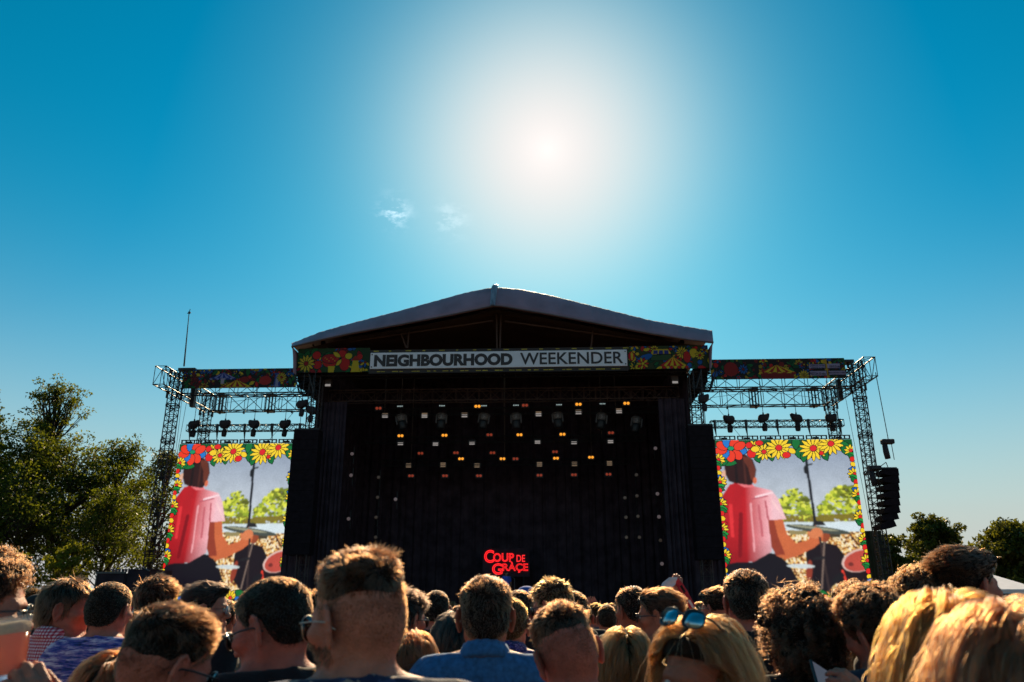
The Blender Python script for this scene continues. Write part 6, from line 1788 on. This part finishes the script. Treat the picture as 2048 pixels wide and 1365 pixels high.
# ------------------------------------------------------------------ trees
def leaf_mat(name, c0, c1, tr=.45):
    m = bpy.data.materials.new(name); m.use_nodes = True; t = m.node_tree; n = t.nodes; L = t.links.new
    p = n['Principled BSDF']; p.inputs['Roughness'].default_value = .5; p.inputs['Specular IOR Level'].default_value = .3
    oi = n.new('ShaderNodeNewGeometry'); r = ramp(n, [(0, c0), (1, c1)]); L(oi.outputs['Random Per Island'], r.inputs[0])
    L(r.outputs[0], p.inputs['Base Color'])
    ts = n.new('ShaderNodeBsdfTranslucent'); hs = n.new('ShaderNodeMix'); hs.data_type = 'RGBA'; hs.blend_type = 'MULTIPLY'; hs.inputs[0].default_value = 1; L(r.outputs[0], hs.inputs[6]); hs.inputs[7].default_value = (1.25, 1.15, .55, 1)
    L(hs.outputs[2], ts.inputs[0])
    mx = n.new('ShaderNodeMixShader'); mx.inputs[0].default_value = tr; L(p.outputs[0], mx.inputs[1]); L(ts.outputs[0], mx.inputs[2]); L(mx.outputs[0], n['Material Output'].inputs[0])
    return m
M_leafA = leaf_mat('oak_leaf', (.026, .042, .006), (.15, .175, .018), .62)
M_leafB = leaf_mat('lime_leaf', (.11, .13, .012), (.26, .27, .035), .65)
M_leafC = leaf_mat('far_leaf', (.030, .040, .008), (.14, .145, .020), .55)
M_bark = mat('bark', (.035, .025, .020), .95, var=.4, scale=6, bump=.8, bscale=14)
def tree(x, y, h, rx, crown0, label, m, seed, nleaf, lsize, group='trees behind the wings', dense=1.0, airy=0.0, trunk=.2):
    rg = np.random.default_rng(seed)
    t = bpy.data.objects.new('tree', None); C.objects.link(t); t.location = (x, y, 0); tag(t, label, 'tree', group)
    tr = MB(); tips = []
    nodes = [np.array([0, 0, 0.0])]; p = np.zeros(3)
    lean = rg.normal(size=2) * .02
    n = 9
    for k in range(1, n + 1): nodes.append(np.array([lean[0] * k * h / 6 + rg.normal() * .05 * h / 12, lean[1] * k * h / 6 + rg.normal() * .05 * h / 12, h * .93 * k / n]))
    tr.tube(nodes, [trunk * (1 - .9 * k / n) + .015 for k in range(n + 1)], 7)
    ncl = int(46 * dense)
    cl = []
    for k in range(ncl):
        f = rg.uniform(0, 1) ** .8; z = crown0 + (h * .97 - crown0) * f
        prof_ = math.sin(PI * min(.97, (.13 + .85 * f) ** .9)) ** .7
        a = rg.uniform(0, 2 * PI); rad = rx * prof_ * rg.uniform(.35, 1.0)
        k0 = min(n - 1, int(max(.1, (z - .25 * rad) / (h * .93)) * n)); b0 = nodes[max(1, k0 - 1)]
        tip = np.array([b0[0] + rad * math.cos(a), b0[1] + rad * math.sin(a), z])
        mid = (b0 + tip) / 2 + np.array([0, 0, -.06 * rad]) + rg.normal(size=3) * .1
        tr.tube([b0, mid, tip], [trunk * .33, trunk * .18, .012], 5)
        cl.append((tip, rx * rg.uniform(.16, .34) * (1 - .3 * airy)))
        for q in range(2):
            t2 = tip + rg.normal(size=3) * rx * .2; tr.tube([mid, (mid + t2) / 2 + rg.normal(size=3) * .05, t2], [trunk * .12, .02, .008], 4); cl.append((t2, rx * rg.uniform(.12, .24)))
    tr.build('trunk', M_bark, t, smooth=True)
    tot = sum(c[1] ** 2 for c in cl); Vs = []
    for c, r in cl:
        m_ = max(12, int(nleaf * r * r / tot))
        u = rg.normal(size=(m_, 3)); u /= np.linalg.norm(u, axis=1, keepdims=True)
        q = c + u * (r * rg.uniform(.25, 1.05, (m_, 1)) ** .6) * np.array([1.15, 1.15, .75])
        a = rg.normal(size=(m_, 3)); a /= np.linalg.norm(a, axis=1, keepdims=True)
        b = np.cross(a, rg.normal(size=(m_, 3))); b /= np.linalg.norm(b, axis=1, keepdims=True)
        s = lsize * rg.uniform(.6, 1.3, (m_, 1))
        quad = np.stack([q - a * s, q + b * s * .5 + a * s * .1, q + a * s, q - b * s * .5 + a * s * .1], 1)
        Vs.append(quad.reshape(-1, 3))
    V = np.vstack(Vs); F = np.arange(len(V)).reshape(-1, 4)
    link('crown', np_mesh('crown', V, F), m, t)
    return t
def tree_px(px, top, Y, hw, bot, label, m, seed, nleaf, lsize, **k):
    a = at_world(px, top, Y); b = at_world(px, bot, Y); w = hw * Y * 1.02 / FPX
    tree(a.x, Y, a.z, w, max(.6, b.z), label, m, seed, nleaf, lsize, **k)
tree_px(-30, 845, 40, 105, 1120, 'leafy tree at the left edge of the picture', M_leafA, 1, 13000, .09, dense=1.5)
tree_px(4, 775, 45, 30, 870, 'thin tree top poking up at the left edge', M_leafA, 15, 1200, .09, dense=.7, trunk=.1)
tree_px(124, 766, 44, 62, 900, 'tallest tree left of the stage with a loose open top', M_leafA, 2, 4600, .085, dense=1.0, airy=1)
tree_px(70, 880, 42, 115, 1100, 'broad leafy tree between the edge and the tallest tree', M_leafA, 3, 14000, .09, dense=1.6)
tree_px(165, 890, 43, 85, 1120, 'dark leafy tree standing under the tallest tree', M_leafA, 4, 11000, .09, dense=1.4)
tree_px(262, 882, 47, 78, 1120, 'leafy tree just left of the left truss tower', M_leafA, 5, 10000, .095, dense=1.4)
tree_px(325, 900, 55, 70, 1130, 'tree showing behind the left truss tower', M_leafC, 6, 7000, .11, dense=1.2)
tree_px(30, 975, 39, 100, 1165, 'low spreading tree at the far left over the heads', M_leafA, 13, 8000, .085, dense=1.3, trunk=.12)
tree_px(225, 990, 41, 80, 1165, 'low dark tree behind the equipment left of the tower', M_leafA, 14, 8000, .085, dense=1.3, trunk=.12)
tree_px(148, 1085, 35, 38, 1172, 'small bright lime-green sapling lit through by the sun', M_leafB, 7, 3500, .08, dense=.8, trunk=.06, group='saplings')
tree_px(40, 1120, 35, 45, 1178, 'small yellow-green bush at the far left behind the crowd', M_leafB, 8, 2500, .08, dense=.8, trunk=.06, group='saplings')
tree_px(1778, 1072, 95, 38, 1165, 'rounded tree right behind the right truss tower', M_leafC, 9, 9000, .26, dense=1.3, group='trees on the right')
tree_px(1862, 1044, 100, 52, 1165, 'tallest rounded tree on the right', M_leafC, 10, 13000, .27, dense=1.5, group='trees on the right')
tree_px(2018, 1052, 88, 72, 1170, 'broad sunlit tree at the right edge', M_leafC, 11, 15000, .26, dense=1.6, group='trees on the right')
tree_px(2080, 1090, 92, 60, 1170, 'tree cut by the right edge of the picture', M_leafC, 12, 9000, .26, dense=1.2, group='trees on the right')

# ------------------------------------------------------------------ far left equipment, scrim, white marquee
a, b = at(190, 1165, 37), at(296, 1143, 37)
eq = thing('equipment_cabin', 'low black equipment cabin with a pale roof edge left of the left tower', 'cabin', ((a.x + b.x) / 2, 37, 0))
mb = MB(); mb.box((a.x, 37, 0), (a.x + (b.x - a.x) * .55, 39.5, b.z - .1)); mb.build('body', M_black, eq, bevel=.03)
mb = MB(); mb.box((a.x + (b.x - a.x) * .56, 37.2, 0), (b.x, 39.5, b.z + .1)); mb.build('body', M_black, eq, bevel=.03)
mb = MB(); mb.box((a.x - .03, 36.95, b.z - .1), (a.x + (b.x - a.x) * .56, 37.1, b.z - .02)); mb.build('roof_edge', M_alu, eq)
for k in range(7):
    mb = MB(); xx = a.x + (b.x - a.x) * (.22 + k * .065); mb.box((xx, 37.3, b.z - .02), (xx + .08, 37.4, b.z + .12)); mb.build('rail_post', M_alu, eq)
mb = MB(); mb.tube([(a.x + (b.x - a.x) * .7, 37.15, b.z + .12), (a.x + (b.x - a.x) * .85, 37.15, b.z + .16), (b.x, 37.15, b.z + .02)], .03, 6); mb.build('cover_edge', M_alu, eq)
mb = MB(); mb.bar((a.x, 36.97, .1), (a.x + .06, 36.97, b.z - .1), .035, 6); mb.build('corner_post', M_alu, eq)
a, b = at(1729, 1200, YF + 2.2), at(1762, 1062, YF + 2.2)
mb = MB(); V = []
for k in range(25):
    f = k / 24; V += [(a.x + (b.x - a.x) * f, YF + 2.2 + .06 * math.sin(k * 1.1), 0.0), (a.x + (b.x - a.x) * f, YF + 2.2 + .04 * math.sin(k * 1.3), b.z)]
m_ = len(V); V += [(x, y + .02, z) for x, y, z in V]
fs = [[2 * k, 2 * k + 2, 2 * k + 3, 2 * k + 1] for k in range(24)]
mb.add(V, fs + [[m_ + q for q in f[::-1]] for f in fs])
solo('scrim_panel', mb, mat('green_scrim', (.045, .05, .030), .9, var=.4, scale=2, transl=.3), 'dark green mesh scrim hung between the right screen and its tower', 'scrim', a)
mq = at_world(2010, 1200, 52); w_ = 52 * 1.05 / FPX
mt = bpy.data.objects.new('marquee', None); C.objects.link(mt); mt.location = (mq.x, 52, 0); tag(mt, 'white marquee with louvred windows at the right edge', 'marquee')
Mw = mat('marquee_pvc', (.72, .70, .74), .5, var=.06, scale=2)
ze, zt_ = at_world(2000, 1179, 52).z, at_world(2000, 1155, 52).z
mb = MB(); X0, X1 = -40 * w_, 70 * w_
mb.add([(X0, 0, ze), (X1, 0, ze), (X1, 5, zt_ + .3), (X0 + .1, 5, zt_ + .3), (X0, 0, ze - .1), (X1, 0, ze - .1), (X1, 5, zt_), (X0, 5, zt_)], [[0, 1, 2, 3], [7, 6, 5, 4], [0, 4, 5, 1], [3, 2, 6, 7], [0, 3, 7, 4], [1, 5, 6, 2]]); mb.build('roof', Mw, mt)
mb = MB(); mb.box((X0 + .1, .05, 0), (X1 - .1, 4.9, ze - .1)); mb.build('wall', Mw, mt)
for k in range(4):
    xw = X0 + .35 + k * .95
    for q in range(4):
        mb = MB(); mb.box((xw, -.02, ze - .45 - q * .16 + .1), (xw + .75, .048, ze - .45 - q * .16 + .19)); mb.build('louvre', M_blacks, mt)

# far-row people of whom nothing shows between the nearer heads are left out
bpy.context.view_layer.update()
dg = bpy.context.evaluated_depsgraph_get()
gone = []
eyes = [Vector((x, y, CAMH + z)) for x, y, z in ((0, 0, 0), (-.9, 0, 0), (.9, 0, 0), (0, 0, .15))]   # also from a step to the side or slightly higher
for p in FARS:
    s_ = p.scale[0]; c = p.location + Vector((0, 0, 1.585 * s_)); seen = False
    kids = {o.name for o in p.children}
    for dx, dz in ((0, 0), (0, .12), (-.07, .08), (.07, .08), (-.08, 0), (.08, 0), (0, -.12), (-.18, -.2), (.18, -.2), (-.04, .14), (.04, .14), (0, .06)):
        tgt = c + Vector((dx, 0, dz)) * s_
        for eye in eyes:
            hit, loc_, _n, _i, ob, _m = scene.ray_cast(dg, eye, (tgt - eye).normalized(), distance=60)
            if hit and ob is not None and ob.name in kids: seen = True; break
        if seen: break
    if not seen: gone.append(p)
for p in gone:
    if p in protos: continue
    for ch in list(p.children):
        for g in list(ch.children): bpy.data.objects.remove(g)
        bpy.data.objects.remove(ch)
    bpy.data.objects.remove(p)
